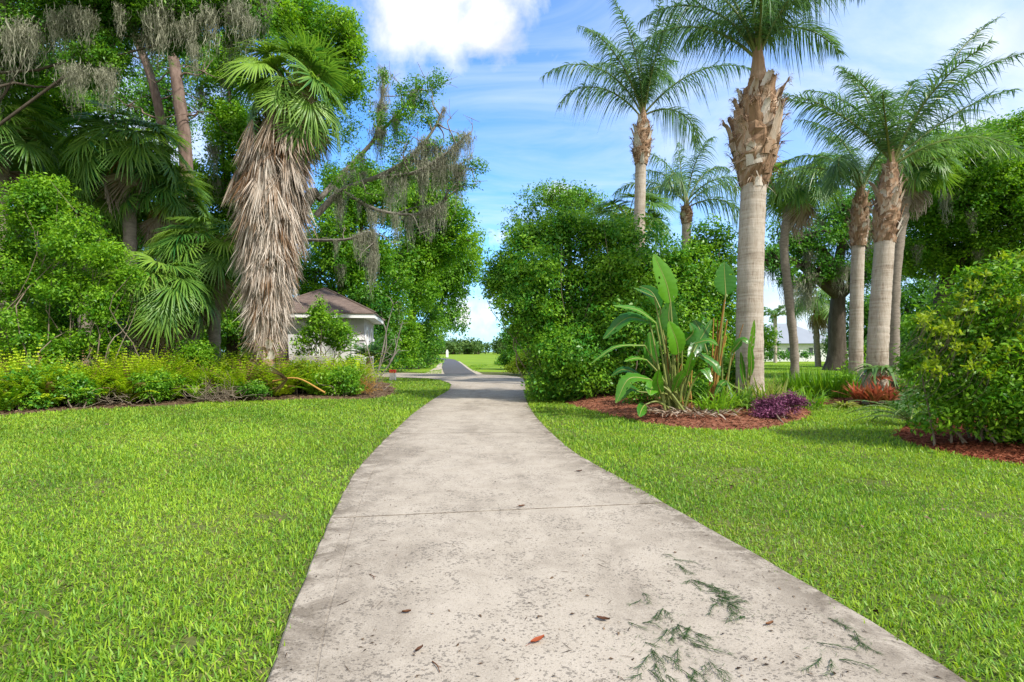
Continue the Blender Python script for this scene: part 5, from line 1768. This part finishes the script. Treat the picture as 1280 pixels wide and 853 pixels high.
# ------------------------------------------------------------------ the gatehouse
def gatehouse():
    M['stucco'] = plain('grey_stucco', (0.46, 0.45, 0.46), 0.9, 3.0, 0.07, 0.3)
    M['trim'] = plain('white_trim', (0.78, 0.78, 0.77), 0.6, 3.0, 0.04)
    M['niche'] = plain('niche_stucco', (0.60, 0.59, 0.58), 0.9, 3.0, 0.05)
    m, nt, out = new_mat('shingles')
    tc = N_(nt, 'ShaderNodeTexCoord').outputs['Object']
    br = N_(nt, 'ShaderNodeTexBrick')
    br.inputs['Scale'].default_value = 1.0
    br.inputs['Brick Width'].default_value = 0.32
    br.inputs['Row Height'].default_value = 0.11
    br.inputs['Mortar Size'].default_value = 0.008
    br.inputs['Color1'].default_value = (0.145, 0.105, 0.086, 1)
    br.inputs['Color2'].default_value = (0.215, 0.160, 0.132, 1)
    br.inputs['Mortar'].default_value = (0.060, 0.042, 0.034, 1)
    sx = N_(nt, 'ShaderNodeSeparateXYZ')
    L_(nt, tc, sx.inputs[0])
    cb = N_(nt, 'ShaderNodeCombineXYZ')
    L_(nt, math_(nt, 'ADD', sx.outputs[0], sx.outputs[1]), cb.inputs[0])
    L_(nt, math_(nt, 'MULTIPLY', sx.outputs[2], 2.0), cb.inputs[1])
    L_(nt, cb.outputs[0], br.inputs['Vector'])
    col = mixc(nt, math_(nt, 'MULTIPLY', noise(nt, 1.5, 5, 0.7, vec=tc), 0.5), br.outputs['Color'], (0.120, 0.080, 0.062))
    bs = N_(nt, 'ShaderNodeBsdfPrincipled')
    bs.inputs['Roughness'].default_value = 0.9
    L_(nt, col, bs.inputs['Base Color'])
    L_(nt, bs.outputs[0], out.inputs[0])
    M['shingle'] = m

    Yc = 27.0
    corner = np.array([X_at(455, Yc), Yc, 0.0])
    root = thing('gatehouse', 'small grey stucco gatehouse with arched niches and a brown hip roof', 'building', corner, rotz=math.radians(9))
    W_, Dp, Hw = 4.3, 5.2, 3.1           # front runs to -X, depth to +Y, corner at the origin
    mb = MB()
    mb.add(*box(-W_, 0, 0, Dp, -0.1, Hw))
    mb.build('wall', M['stucco'], root)

    def on(face, u, z, d):
        return (u, -d, z) if face == 0 else (d, u, z)

    def arch_ring(face, uc, z0, w, spring, r_in, r_out, d0, d1):
        """an arched moulding as a solid strip following legs and arc"""
        pts = [(-1, z0)] + [(-1, spring)]
        arc = np.linspace(pi, 0, 17)
        inner = [(uc - r_in, z0)] + [(uc + r_in * math.cos(a), spring + r_in * math.sin(a)) for a in arc] + [(uc + r_in, z0)]
        outer = [(uc - r_out, z0)] + [(uc + r_out * math.cos(a), spring + r_out * math.sin(a)) for a in arc] + [(uc + r_out, z0)]
        n = len(inner)
        V = [on(face, u, z, d0) for u, z in inner] + [on(face, u, z, d0) for u, z in outer] + [on(face, u, z, d1) for u, z in inner] + [on(face, u, z, d1) for u, z in outer]
        Q = []
        for k in range(n - 1):
            Q += [(2 * n + k, 2 * n + k + 1, 3 * n + k + 1, 3 * n + k), (k, k + 1, 2 * n + k + 1, 2 * n + k), (n + k, n + k + 1, 3 * n + k + 1, 3 * n + k)]
        mb = MB()
        mb.add(V, Q)
        return mb

    def arch_panel(face, uc, z0, spring, r, d):
        arc = np.linspace(pi, 0, 17)
        pts = [(uc - r, z0)] + [(uc + r * math.cos(a), spring + r * math.sin(a)) for a in arc] + [(uc + r, z0)]
        mb = MB()
        ngon(mb, [on(face, u, z, d) for u, z in pts])
        return mb
    # front: two arched niches above a white string course
    for uc in (-1.30, -3.1):
        o = arch_panel(0, uc, 1.0, 2.05, 0.72, 0.004).build('arch_niche', M['niche'], root)
        arch_ring(0, uc, 1.0, 0.7, 2.05, 0.72, 0.86, 0.0, 0.06).build('arch_trim', M['trim'], o)
    o = arch_panel(1, 1.0, 1.0, 2.0, 0.55, 0.004).build('arch_niche', M['niche'], root)
    arch_ring(1, 1.0, 1.0, 0.5, 2.0, 0.55, 0.72, 0.0, 0.06).build('arch_trim', M['trim'], o)
    o = arch_panel(1, 3.4, 1.0, 2.0, 0.55, 0.004).build('arch_niche', M['niche'], root)
    arch_ring(1, 3.4, 1.0, 0.5, 2.0, 0.55, 0.72, 0.0, 0.06).build('arch_trim', M['trim'], o)
    for (a, b) in ((-0.43, 0.05), (-2.23, -2.17), (-W_, -3.97)):
        mb = MB()
        mb.add(*box(a, b, -0.05, -0.002, 2.02, 2.17))
        mb.build('string_course', M['trim'], root)
    for (a, b) in ((0.0, 0.27), (1.73, 2.67), (4.13, Dp)):
        mb = MB()
        mb.add(*box(0.002, 0.05, a, b, 2.02, 2.17))
        mb.build('string_course', M['trim'], root)
    # eaves: soffit, fascia, hip roof
    ov = 0.55
    x0, x1, y0, y1 = -W_ - ov, ov, -ov, Dp + ov
    mb = MB()
    mb.add(*box(x0 + 0.03, x1 - 0.03, y0 + 0.03, y1 - 0.03, Hw - 0.02, Hw + 0.02))
    mb.build('soffit', M['trim'], root)
    mb = MB()
    for b in ((x0, x1, y0, y0 + 0.028), (x0, x1, y1 - 0.028, y1), (x0, x0 + 0.028, y0 + 0.03, y1 - 0.03), (x1 - 0.028, x1, y0 + 0.03, y1 - 0.03)):
        mb.add(*box(b[0], b[1], b[2], b[3], Hw - 0.05, Hw + 0.19))
    mb.build('fascia', M['trim'], root)
    e = 0.05
    X0, X1, Y0, Y1, z = x0 - e, x1 + e, y0 - e, y1 + e, Hw + 0.195
    xm, ra = (X0 + X1) / 2, (X1 - X0) / 2
    rg = z + 1.42
    V = [(X0, Y0, z), (X1, Y0, z), (X1, Y1, z), (X0, Y1, z), (xm, Y0 + ra, rg), (xm, Y1 - ra, rg)]
    V += [(x, y, zz - 0.05) for x, y, zz in V[:4]]
    mb = MB()
    mb.add(V, [(1, 2, 5, 4), (3, 0, 4, 5), (0, 6, 7, 1), (1, 7, 8, 2), (2, 8, 9, 3), (3, 9, 6, 0), (6, 9, 8, 7)])
    mb.f.append(np.array([(0, 1, 4), (2, 3, 5)]))
    rf = mb.build('roof', M['shingle'], root)
    for a, b in (((X0, Y0, z), (xm, Y0 + ra, rg)), ((X1, Y0, z), (xm, Y0 + ra, rg)), ((X1, Y1, z), (xm, Y1 - ra, rg)), ((X0, Y1, z), (xm, Y1 - ra, rg)), ((xm, Y0 + ra, rg), (xm, Y1 - ra, rg))):
        mb = MB()
        V, Q = tube(np.array([np.array(a) + (0, 0, 0.01), np.array(b) + (0, 0, 0.01)]), 0.045, 6)
        mb.add(V, Q)
        mb.build('ridge_cap', M['shingle'], rf)


gatehouse()

# ------------------------------------------------------------------ far: pale house, its shrubs, the wood behind the field
def pale_house():
    Y = 85.0
    root = thing('house', 'long pale house with a light blue-grey hip roof across the right lawn', 'house', at(1000, Y))
    wm = plain('house_wall', (0.62, 0.63, 0.64), 0.85, 0.6, 0.06)
    rm_ = plain('metal_roof', (0.26, 0.285, 0.32), 0.45, 0.8, 0.06)
    gm_ = plain('dark_glass', (0.05, 0.06, 0.07), 0.2, 1.0, 0.1, 0, 0.6)
    x0, x1 = -6.5, 11.5
    mb = MB()
    mb.add(*box(x0, x1, 0, 10, -0.1, 2.7))
    mb.build('wall', wm, root)
    z, e, rg = 2.72, 0.6, 6.0
    V = [(x0 - e, -e, z), (x1 - 6 + e, -e, z), (x1 - 6 + e, 10 + e, z), (x0 - e, 10 + e, z), (x0 + 4.5, 5, rg), (x1 - 10.5, 5, rg)]
    mb = MB()
    mb.add(V, [(0, 1, 5, 4), (2, 3, 4, 5), (3, 2, 1, 0)])
    mb.f.append(np.array([(1, 2, 5), (3, 0, 4)]))
    mb.build('roof', rm_, root)
    V = [(x1 - 6 + e, -e, z), (x1 + e, -e, z), (x1 + e, 10 + e, z), (x1 - 6 + e, 10 + e, z), (x1 - 3, 4, 3.6), (x1 - 3, 6, 3.6)]
    mb = MB()
    mb.add(np.array(V) + (0.01, 0, 0), [(1, 2, 5, 4), (3, 0, 4, 5), (3, 2, 1, 0)])
    mb.f.append(np.array([(0, 1, 4), (2, 3, 5)]))
    mb.build('roof', rm_, root)
    for u in (-4.0, -1.2, 2.0, 5.0, 8.5):
        w = MB()
        w.add(*box(u - 0.75, u + 0.75, -0.03, 0.02, 1.0, 2.1))
        o = w.build('window', gm_, root)
        f = MB()
        for b in ((u - 0.83, u - 0.75, 0.92, 2.18), (u + 0.75, u + 0.83, 0.92, 2.18), (u - 0.75, u + 0.75, 0.92, 1.0), (u - 0.75, u + 0.75, 2.1, 2.18), (u - 0.03, u + 0.03, 1.0, 2.1)):
            f.add(*box(b[0], b[1], -0.06, 0.0, b[2], b[3]))
        f.build('frame', M['white_paint'], o)


pale_house()
for i, (px, lab) in enumerate([(953, 'clipped dark shrub before the pale house, by the far feathery palm'), (964, 'clipped round shrub in front of the house window'), (975, 'clipped dark shrub under the tall end of the pale roof'),
                               (987, 'clipped shrub just left of the curved palm trunk'), (1006, 'clipped shrub between the curved palm and the small dark palm'), (1040, 'clipped shrub beside the dark oak trunk')]):
    make_shrub('clipped_shrub', lab, 'shrub', [(px, 443.5, 5.2, 5.2, 78)], 'dark_leaf', 0.3, 1.2, 4, 200 + i, stems=1, group='clipped shrubs along the pale house', sprig=0.05)
make_shrub('broadleaf_bush', 'olive bush with an open top right of the small dark cabbage palm', 'bush', [(1040, 432, 20, 14, 66)], 'far_leaf', 0.3, 0.9, 5, 210, stems=3)


def far_woods():
    rng = np.random.default_rng(220)
    mb, wd = MB(), MB()
    for i in range(230):
        y = rng.uniform(300, 380)
        x = rng.uniform(-330, 330)
        if i < 70:
            x = rng.uniform(-60, 45)
        h = rng.uniform(8.5, 12.5) * (1 + 0.25 * math.sin(x * 0.05))
        c = np.array([x, y, h * 0.55])
        R = np.array([h * 0.42, h * 0.42, h * 0.48])
        lobes = [(c + rng.standard_normal(3) * R * 0.35, R * rng.uniform(0.4, 0.62)) for k in range(4)]
        fill_leaves(mb, lobes, 1.3, 0.9, rng, 0.7, tint=(0.0, 1.0))
        V, Q = tube(np.array([[x, y, -0.1], [x, y, h * 0.6]]), 0.3, 5)
        wd.add(V, Q)
    o = mb.build('far_woods', M['far_leaf'])
    tag(o, 'line of distant trees along the far edge of the open field', 'woods', kind='stuff')
    wd.build('trunk', M['bark'], o)


far_woods()

# ------------------------------------------------------------------ litter on the driveway
fm = MB()
fy = [50, 90, 180, 400, 900]
ngon(fm, [(-600, 41, -0.026), (600, 41, -0.026), (900, 1200, -0.026), (-900, 1200, -0.026)])
M['field'] = ramp_mat('field_grass', [(0.2, (0.115, 0.205, 0.014)), (0.8, (0.230, 0.330, 0.030))], 0.15, 0.6, -1, 0.95, 0.05)
tag(fm.build('field', M['field']), kind='structure')


M['clip_leaf'] = leaf_mat('clipping', (0.020, 0.060, 0.012), (0.080, 0.150, 0.030), 0.2, 0.6, 0.2, 0.4)


def clippings():
    rng = np.random.default_rng(230)
    mb = MB()
    streaks = [((826, 694), (870, 725), 90, 5), ((845, 712), (900, 752), 200, 8), ((895, 745), (955, 788), 130, 8), ((816, 745), (845, 790), 90, 6), ((838, 780), (850, 812), 90, 9), ((800, 738), (812, 752), 30, 8),
               ((806, 800), (835, 845), 120, 12), ((835, 815), (870, 850), 90, 14), ((880, 820), (895, 840), 50, 6), ((1008, 800), (1050, 832), 60, 5), ((1030, 770), (1085, 805), 70, 6), ((770, 770), (810, 800), 24, 12), ((850, 780), (885, 815), 40, 10)]
    for a, b, n, sp in streaks:
        ga, gb = G(*a), G(*b)
        base_ang = math.atan2(gb[1] - ga[1], gb[0] - ga[0])
        for s in range(max(2, n // 14)):
            t = rng.random()
            px = a[0] + (b[0] - a[0]) * t + rng.normal(0, sp)
            py = a[1] + (b[1] - a[1]) * t + rng.normal(0, sp * 0.5)
            g = G(px, py)
            ang = base_ang + rng.normal(0, 0.45)
            ln = rng.uniform(0.08, 0.24)
            cv = rng.normal(0, 0.5)
            u = np.linspace(0, 1, 7)
            th = ang + cv * u
            st = np.c_[np.cumsum(np.cos(th)) * ln / 7, np.cumsum(np.sin(th)) * ln / 7, 0.005 + 0.012 * np.sin(u * 3.1) * rng.random()] + np.array([g[0], g[1], 0])
            V, Q = tube(st, np.linspace(0.0022, 0.0008, 7), 4)
            mb.add(V, Q, 0.1)
            m = int(ln * 170)
            uu = rng.random(m)
            bp = np.stack([np.interp(uu, u, st[:, k]) for k in range(3)], 1)
            aa = ang + cv * uu + np.where(rng.random(m) < 0.5, 1, -1) * rng.uniform(0.25, 0.8, m)
            d = unit(np.c_[np.cos(aa), np.sin(aa), rng.uniform(-0.08, 0.25, m)])
            l2 = rng.uniform(0.02, 0.055, m)
            V, Q = strips(bp, d, l2, np.full(m, 0.0024), l2 * 0.15, unit(np.c_[-np.sin(aa), np.cos(aa), rng.normal(0, 0.4, m)]), 2)
            mb.add(V, Q, np.repeat(0.7 * rng.random(m), 6))
        k = n // 4
        t = rng.random(k)
        px = a[0] + (b[0] - a[0]) * t + rng.normal(0, sp * 2.2, k)
        py = a[1] + (b[1] - a[1]) * t + rng.normal(0, sp * 1.2, k)
        Y = F * H / (py - HY)
        aa = rng.random(k) * 6.28
        V, Q = strips(np.c_[(px - 640) / F * Y, Y, np.full(k, 0.005)], unit(np.c_[np.cos(aa), np.sin(aa), np.zeros(k)]), rng.uniform(0.02, 0.05, k), np.full(k, 0.0024), np.zeros(k), np.c_[-np.sin(aa), np.cos(aa), np.zeros(k)], 2)
        mb.add(V, Q, np.repeat(0.8 * rng.random(k), 6))
    tag(mb.build('clippings', M['clip_leaf']), 'streaks of dark green needle clippings on the near concrete', 'clippings', kind='stuff')
    # scattered crumbs of leaf and twig
    n = 520
    py = 500 + 353 * rng.random(n) ** 0.8
    Y = F * H / (py - HY)
    X = leftX(Y) + (rightX(Y) - leftX(Y)) * rng.random(n)
    a = rng.random(n) * 6.28
    L = 0.010 + 0.028 * rng.random(n) ** 2
    d = np.c_[np.cos(a), np.sin(a), rng.normal(0, 0.08, n)]
    V, Q = kites(np.c_[X, Y, np.full(n, 0.006)], unit(d), unit(np.c_[rng.normal(0, 0.2, (n, 2)), np.ones(n)]), L, L * (0.12 + 0.35 * rng.random(n)))
    mb = MB()
    mb.add(V, Q, np.repeat(rng.random(n), 4))
    n = 150
    Y3 = 2.4 + 6 * rng.random(n) ** 1.3
    X3 = leftX(Y3) + (rightX(Y3) - leftX(Y3)) * rng.random(n)
    a = rng.random(n) * 6.28
    L = 0.03 + 0.06 * rng.random(n)
    d = np.c_[np.cos(a), np.sin(a), rng.normal(0, 0.03, n)]
    V, Q = strips(np.c_[X3, Y3, np.full(n, 0.006)], unit(d), L, 0.0022 + 0.002 * rng.random(n), np.zeros(n), unit(np.c_[-np.sin(a), np.cos(a), rng.normal(0, 0.5, n)]), 3)
    mb.add(V, Q, np.repeat(0.5 * rng.random(n), 8))
    n = 900
    Y2 = 3 + 14 * rng.random(n)
    X2 = (rng.random(n) * 2 - 1) * (Y2 + 1)
    k = (X2 < leftX(Y2) - 0.1) | (X2 > rightX(Y2) + 0.1)
    for bd in BEDS:
        k &= ~in_poly(X2, Y2, bd[0])
    X2, Y2 = X2[k][:260], Y2[k][:260]
    n = len(X2)
    a = rng.random(n) * 6.28
    L = 0.03 + 0.04 * rng.random(n)
    V, Q = kites(np.c_[X2, Y2, np.full(n, 0.015)], unit(np.c_[np.cos(a), np.sin(a), rng.normal(0, 0.3, n)]), unit(np.c_[rng.normal(0, 0.4, (n, 2)), np.ones(n)]), L, L * 0.45)
    ml = MB()
    ml.add(V, Q, np.repeat(rng.random(n), 4))
    tag(ml.build('lawn_leaves', M['litter']), 'scattered small dry leaves lying in the lawn', 'leaves', kind='stuff')
    tag(mb.build('leaf_crumbs', M['litter']), 'tiny brown leaf crumbs and twigs scattered over the driveway', 'debris', kind='stuff')


clippings()
M['red_leaf'] = ramp_mat('red_dry_leaf', [(0.0, (0.200, 0.035, 0.012)), (1.0, (0.420, 0.110, 0.030))], 20, 0.5, 0.1, 0.6, 0.3)
M['brown_leaf'] = ramp_mat('brown_dry_leaf', [(0.0, (0.080, 0.035, 0.018)), (1.0, (0.240, 0.110, 0.050))], 20, 0.5, 0.1, 0.7, 0.2)
for px, py, L, az, mat, nm, lab, cat in [
    (672, 803, 0.085, 0.6, 'red_leaf', 'dry_leaf', 'curled red-orange dry leaf on the near concrete', 'leaf'),
    (754, 776, 0.075, -0.5, 'brown_leaf', 'dry_leaf', 'red-brown dry leaf near the green clippings', 'leaf'),
    (652, 634, 0.06, 0.2, 'brown_leaf', 'dry_leaf', 'small brown leaf lying on the concrete joint', 'leaf'),
    (724, 590, 0.07, 0.1, 'brown_leaf', 'dry_leaf', 'brown leaf on the second concrete slab', 'leaf'),
    (962, 782, 0.05, 0.3, 'brown_leaf', 'dry_leaf', 'little brown leaf at the right end of the green streak', 'leaf'),
    (465, 722, 0.09, -1.0, 'brown_leaf', 'dry_twig', 'short brown twig near the left side of the concrete', 'twig'),
    (508, 767, 0.05, 0.1, 'brown_leaf', 'dry_leaf', 'dark brown leaf left of the concrete centre', 'leaf'),
    (524, 814, 0.05, 0.9, 'brown_leaf', 'dry_leaf', 'crumpled brown leaf near the bottom of the concrete', 'leaf'),
    (545, 835, 0.10, -1.1, 'brown_leaf', 'dry_twig', 'thin brown twig at the bottom of the concrete', 'twig')]:
    rng = np.random.default_rng(int(px * 7 + py))
    g = G(px, py)
    mb = MB()
    if nm == 'dry_leaf':
        n = 9
        s = np.linspace(0, 1, n)
        w = 0.20 * L * np.sin(s * math.pi * 0.95 + 0.1) ** 0.8
        V = np.zeros((n, 3, 3))
        for j, sg in enumerate((-1, 0, 1)):
            V[:, j] = np.c_[(s - 0.5) * L, sg * w, 0.006 + 0.02 * (s - 0.4) ** 2 * L / 0.06 + abs(sg) * (0.008 + 0.004 * rng.random(n))]
        idx = np.arange(n * 3).reshape(n, 3)
        Q = [(idx[i, j], idx[i, j + 1], idx[i + 1, j + 1], idx[i + 1, j]) for i in range(n - 1) for j in range(2)]
        mb.add(V, Q, rng.random())
        V, Q = tube(np.array([[-0.5 * L, 0, 0.008], [-0.65 * L, 0.05 * L, 0.004], [-0.85 * L, 0.02 * L, 0.003]]), 0.0012, 4)
        mb.add(V, Q, 0.2)
    else:
        V, Q = tube(bend([(-0.5 * L, 0, 0.005), (0, 0.06 * L, 0.009), (0.5 * L, 0, 0.005)], 8), np.linspace(0.0035, 0.0018, 9), 5)
        mb.add(V, Q, 0.4)
        V, Q = tube(np.array([[0, 0.06 * L, 0.009], [0.15 * L, 0.2 * L, 0.006]]), 0.0018, 4)
        mb.add(V, Q, 0.4)
    o = mb.build(nm, M[mat])
    o.location = (g[0], g[1], 0.0)
    o.rotation_euler = (0, 0, az)
    tag(o, lab, cat)

# ------------------------------------------------------------------ sky, sun, camera
SUN_EL, SUN_AZ = math.radians(46), math.radians(128)      # azimuth clockwise from +Y
w = D.worlds.new('World')
SC.world = w
w.use_nodes = True
nt = w.node_tree
for n in list(nt.nodes):
    nt.nodes.remove(n)
out = N_(nt, 'ShaderNodeOutputWorld')
bg = N_(nt, 'ShaderNodeBackground')
bg.inputs['Strength'].default_value = 0.15
sky = N_(nt, 'ShaderNodeTexSky', sky_type='NISHITA')
sky.sun_disc = False
sky.sun_elevation = SUN_EL
sky.sun_rotation = SUN_AZ
sky.altitude = 0
sky.air_density = 1.0
sky.dust_density = 0.6
sky.ozone_density = 2.0
tc = N_(nt, 'ShaderNodeTexCoord').outputs['Generated']
sx = N_(nt, 'ShaderNodeSeparateXYZ')
L_(nt, tc, sx.inputs[0])
zz = math_(nt, 'MAXIMUM', sx.outputs[2], 0.0)
zc = math_(nt, 'ADD', zz, 0.22)
cb = N_(nt, 'ShaderNodeCombineXYZ')
L_(nt, math_(nt, 'DIVIDE', sx.outputs[0], zc), cb.inputs[0])
L_(nt, math_(nt, 'DIVIDE', sx.outputs[1], zc), cb.inputs[1])
# thin high veil, thicker towards the sun (right)
vm = N_(nt, 'ShaderNodeMapping')
vm.inputs['Scale'].default_value = (0.8, 1.7, 1.0)
vm.inputs['Rotation'].default_value = (0, 0, 0.6)
L_(nt, cb.outputs[0], vm.inputs[0])
veil = noise(nt, 1.5, 8, 0.6, vec=vm.outputs[0], dist=0.9)
right = math_(nt, 'MULTIPLY', math_(nt, 'ADD', sx.outputs[0], 0.15), 0.75, True)
vf = math_(nt, 'ADD', math_(nt, 'MULTIPLY', math_(nt, 'SUBTRACT', veil, 0.43), 3.0, True), right)
vf = math_(nt, 'MULTIPLY', vf, 0.62, True)


def dirv(px, py):
    v = np.array([(px - 640) / F, 1.0, -(py - HY) / F])
    return v / np.linalg.norm(v)


def cloud(px, py, rx, ry, scale, soft, lo, seed):
    """a cumulus: an ellipse on the sky sphere with an edge broken up by noise"""
    v = dirv(px, py)
    e = unit(np.cross(v, (0, 0, 1.0)))
    u = np.cross(e, v)

    def dot(a):
        n = N_(nt, 'ShaderNodeVectorMath', operation='DOT_PRODUCT')
        L_(nt, tc, n.inputs[0])
        n.inputs[1].default_value = [float(q) for q in a]
        return n.outputs['Value']
    a = math_(nt, 'DIVIDE', dot(e), rx / F)
    b = math_(nt, 'DIVIDE', dot(u), ry / F)
    r = math_(nt, 'SQRT', math_(nt, 'ADD', math_(nt, 'MULTIPLY', a, a), math_(nt, 'MULTIPLY', b, b)))
    fr = math_(nt, 'GREATER_THAN', dot(v), 0.2)
    mp = N_(nt, 'ShaderNodeMapping')
    mp.inputs['Location'].default_value = (seed * 3.7, seed * 1.9, seed)
    L_(nt, tc, mp.inputs[0])
    nz = noise(nt, scale, 8, 0.58, vec=mp.outputs[0], dist=0.25)
    f = math_(nt, 'ADD', math_(nt, 'SUBTRACT', 1.0, r), math_(nt, 'MULTIPLY', math_(nt, 'SUBTRACT', nz, 0.5), 3.2))
    f = math_(nt, 'MULTIPLY', math_(nt, 'ADD', f, -lo), soft, True)
    return math_(nt, 'MULTIPLY', f, fr), nz


masks = [cloud(545, 22, 130, 75, 5.5, 1.5, 0.1, 1), cloud(615, 40, 45, 42, 7, 1.5, 0.1, 2), cloud(590, 400, 70, 36, 12, 1.8, 0.1, 3), cloud(700, 240, 34, 14, 16, 1.6, 0.2, 4), cloud(630, 295, 26, 16, 16, 1.6, 0.2, 5),
         cloud(1010, 380, 130, 60, 6, 1.0, 0.1, 6), cloud(1230, 120, 170, 100, 4, 0.6, 0.3, 7), cloud(200, 150, 160, 90, 5, 1.0, 0.1, 8), cloud(-500, 250, 400, 140, 3, 1.0, 0.1, 9), cloud(1900, 150, 500, 250, 3, 0.9, 0.1, 10)]
cm = masks[0][0]
for m_, _ in masks[1:]:
    cm = math_(nt, 'MAXIMUM', cm, m_)
shade = ramp(nt, noise(nt, 6.0, 6, 0.55, vec=tc, dist=0.3), [(0.32, (0.62, 0.66, 0.72)), (0.55, (1.0, 1.0, 1.0))])
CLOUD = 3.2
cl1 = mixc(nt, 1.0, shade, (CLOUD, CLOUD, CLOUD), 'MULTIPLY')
base_sky = mixc(nt, 1.0, sky.outputs[0], (0.36, 0.62, 0.92), 'MULTIPLY')
fill_bank_n = noise(nt, 2.2, 5, 0.55, vec=tc, dist=0.4)
bank = math_(nt, 'MULTIPLY', math_(nt, 'ADD', math_(nt, 'MULTIPLY', sx.outputs[1], -1.0), math_(nt, 'MULTIPLY', math_(nt, 'SUBTRACT', fill_bank_n, 0.42), 1.6)), 2.2, True)  # unseen cloud bank behind the camera, added to lift the fill light
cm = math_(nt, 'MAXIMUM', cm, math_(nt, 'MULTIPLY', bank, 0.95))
c1 = mixc(nt, vf, base_sky, (2.4, 2.75, 3.15))
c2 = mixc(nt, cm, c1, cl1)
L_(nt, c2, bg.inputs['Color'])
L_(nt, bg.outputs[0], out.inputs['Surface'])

ld = D.lights.new('sun', 'SUN')
ld.energy = 2.45
ld.angle = math.radians(2.0)
ld.color = (1.0, 0.95, 0.87)
so = D.objects.new('sun', ld)
COL.objects.link(so)
sd = Vector((math.sin(SUN_AZ) * math.cos(SUN_EL), math.cos(SUN_AZ) * math.cos(SUN_EL), math.sin(SUN_EL)))
so.rotation_euler = sd.to_track_quat('Z', 'Y').to_euler()
so.location = sd * 100

cd = D.cameras.new('camera')
co = D.objects.new('camera', cd)
COL.objects.link(co)
co.location = (0, 0, H)
co.rotation_euler = (math.radians(90), 0, 0)
cd.sensor_width = 36
cd.sensor_fit = 'HORIZONTAL'
cd.lens = 36 * F / 1280.0
cd.shift_y = 13.5 / 1280.0
cd.clip_end = 6000
cd.clip_start = 0.05
SC.camera = co
SC.view_settings.view_transform = 'Standard'
SC.view_settings.look = 'None'
SC.view_settings.exposure = 1.4
SC.view_settings.gamma = 1.0
SC.render.engine = 'CYCLES'
SC.cycles.max_bounces = 6
SC.cycles.diffuse_bounces = 4
SC.cycles.glossy_bounces = 2
SC.cycles.transmission_bounces = 3
SC.cycles.transparent_max_bounces = 4
SC.cycles.use_denoising = True
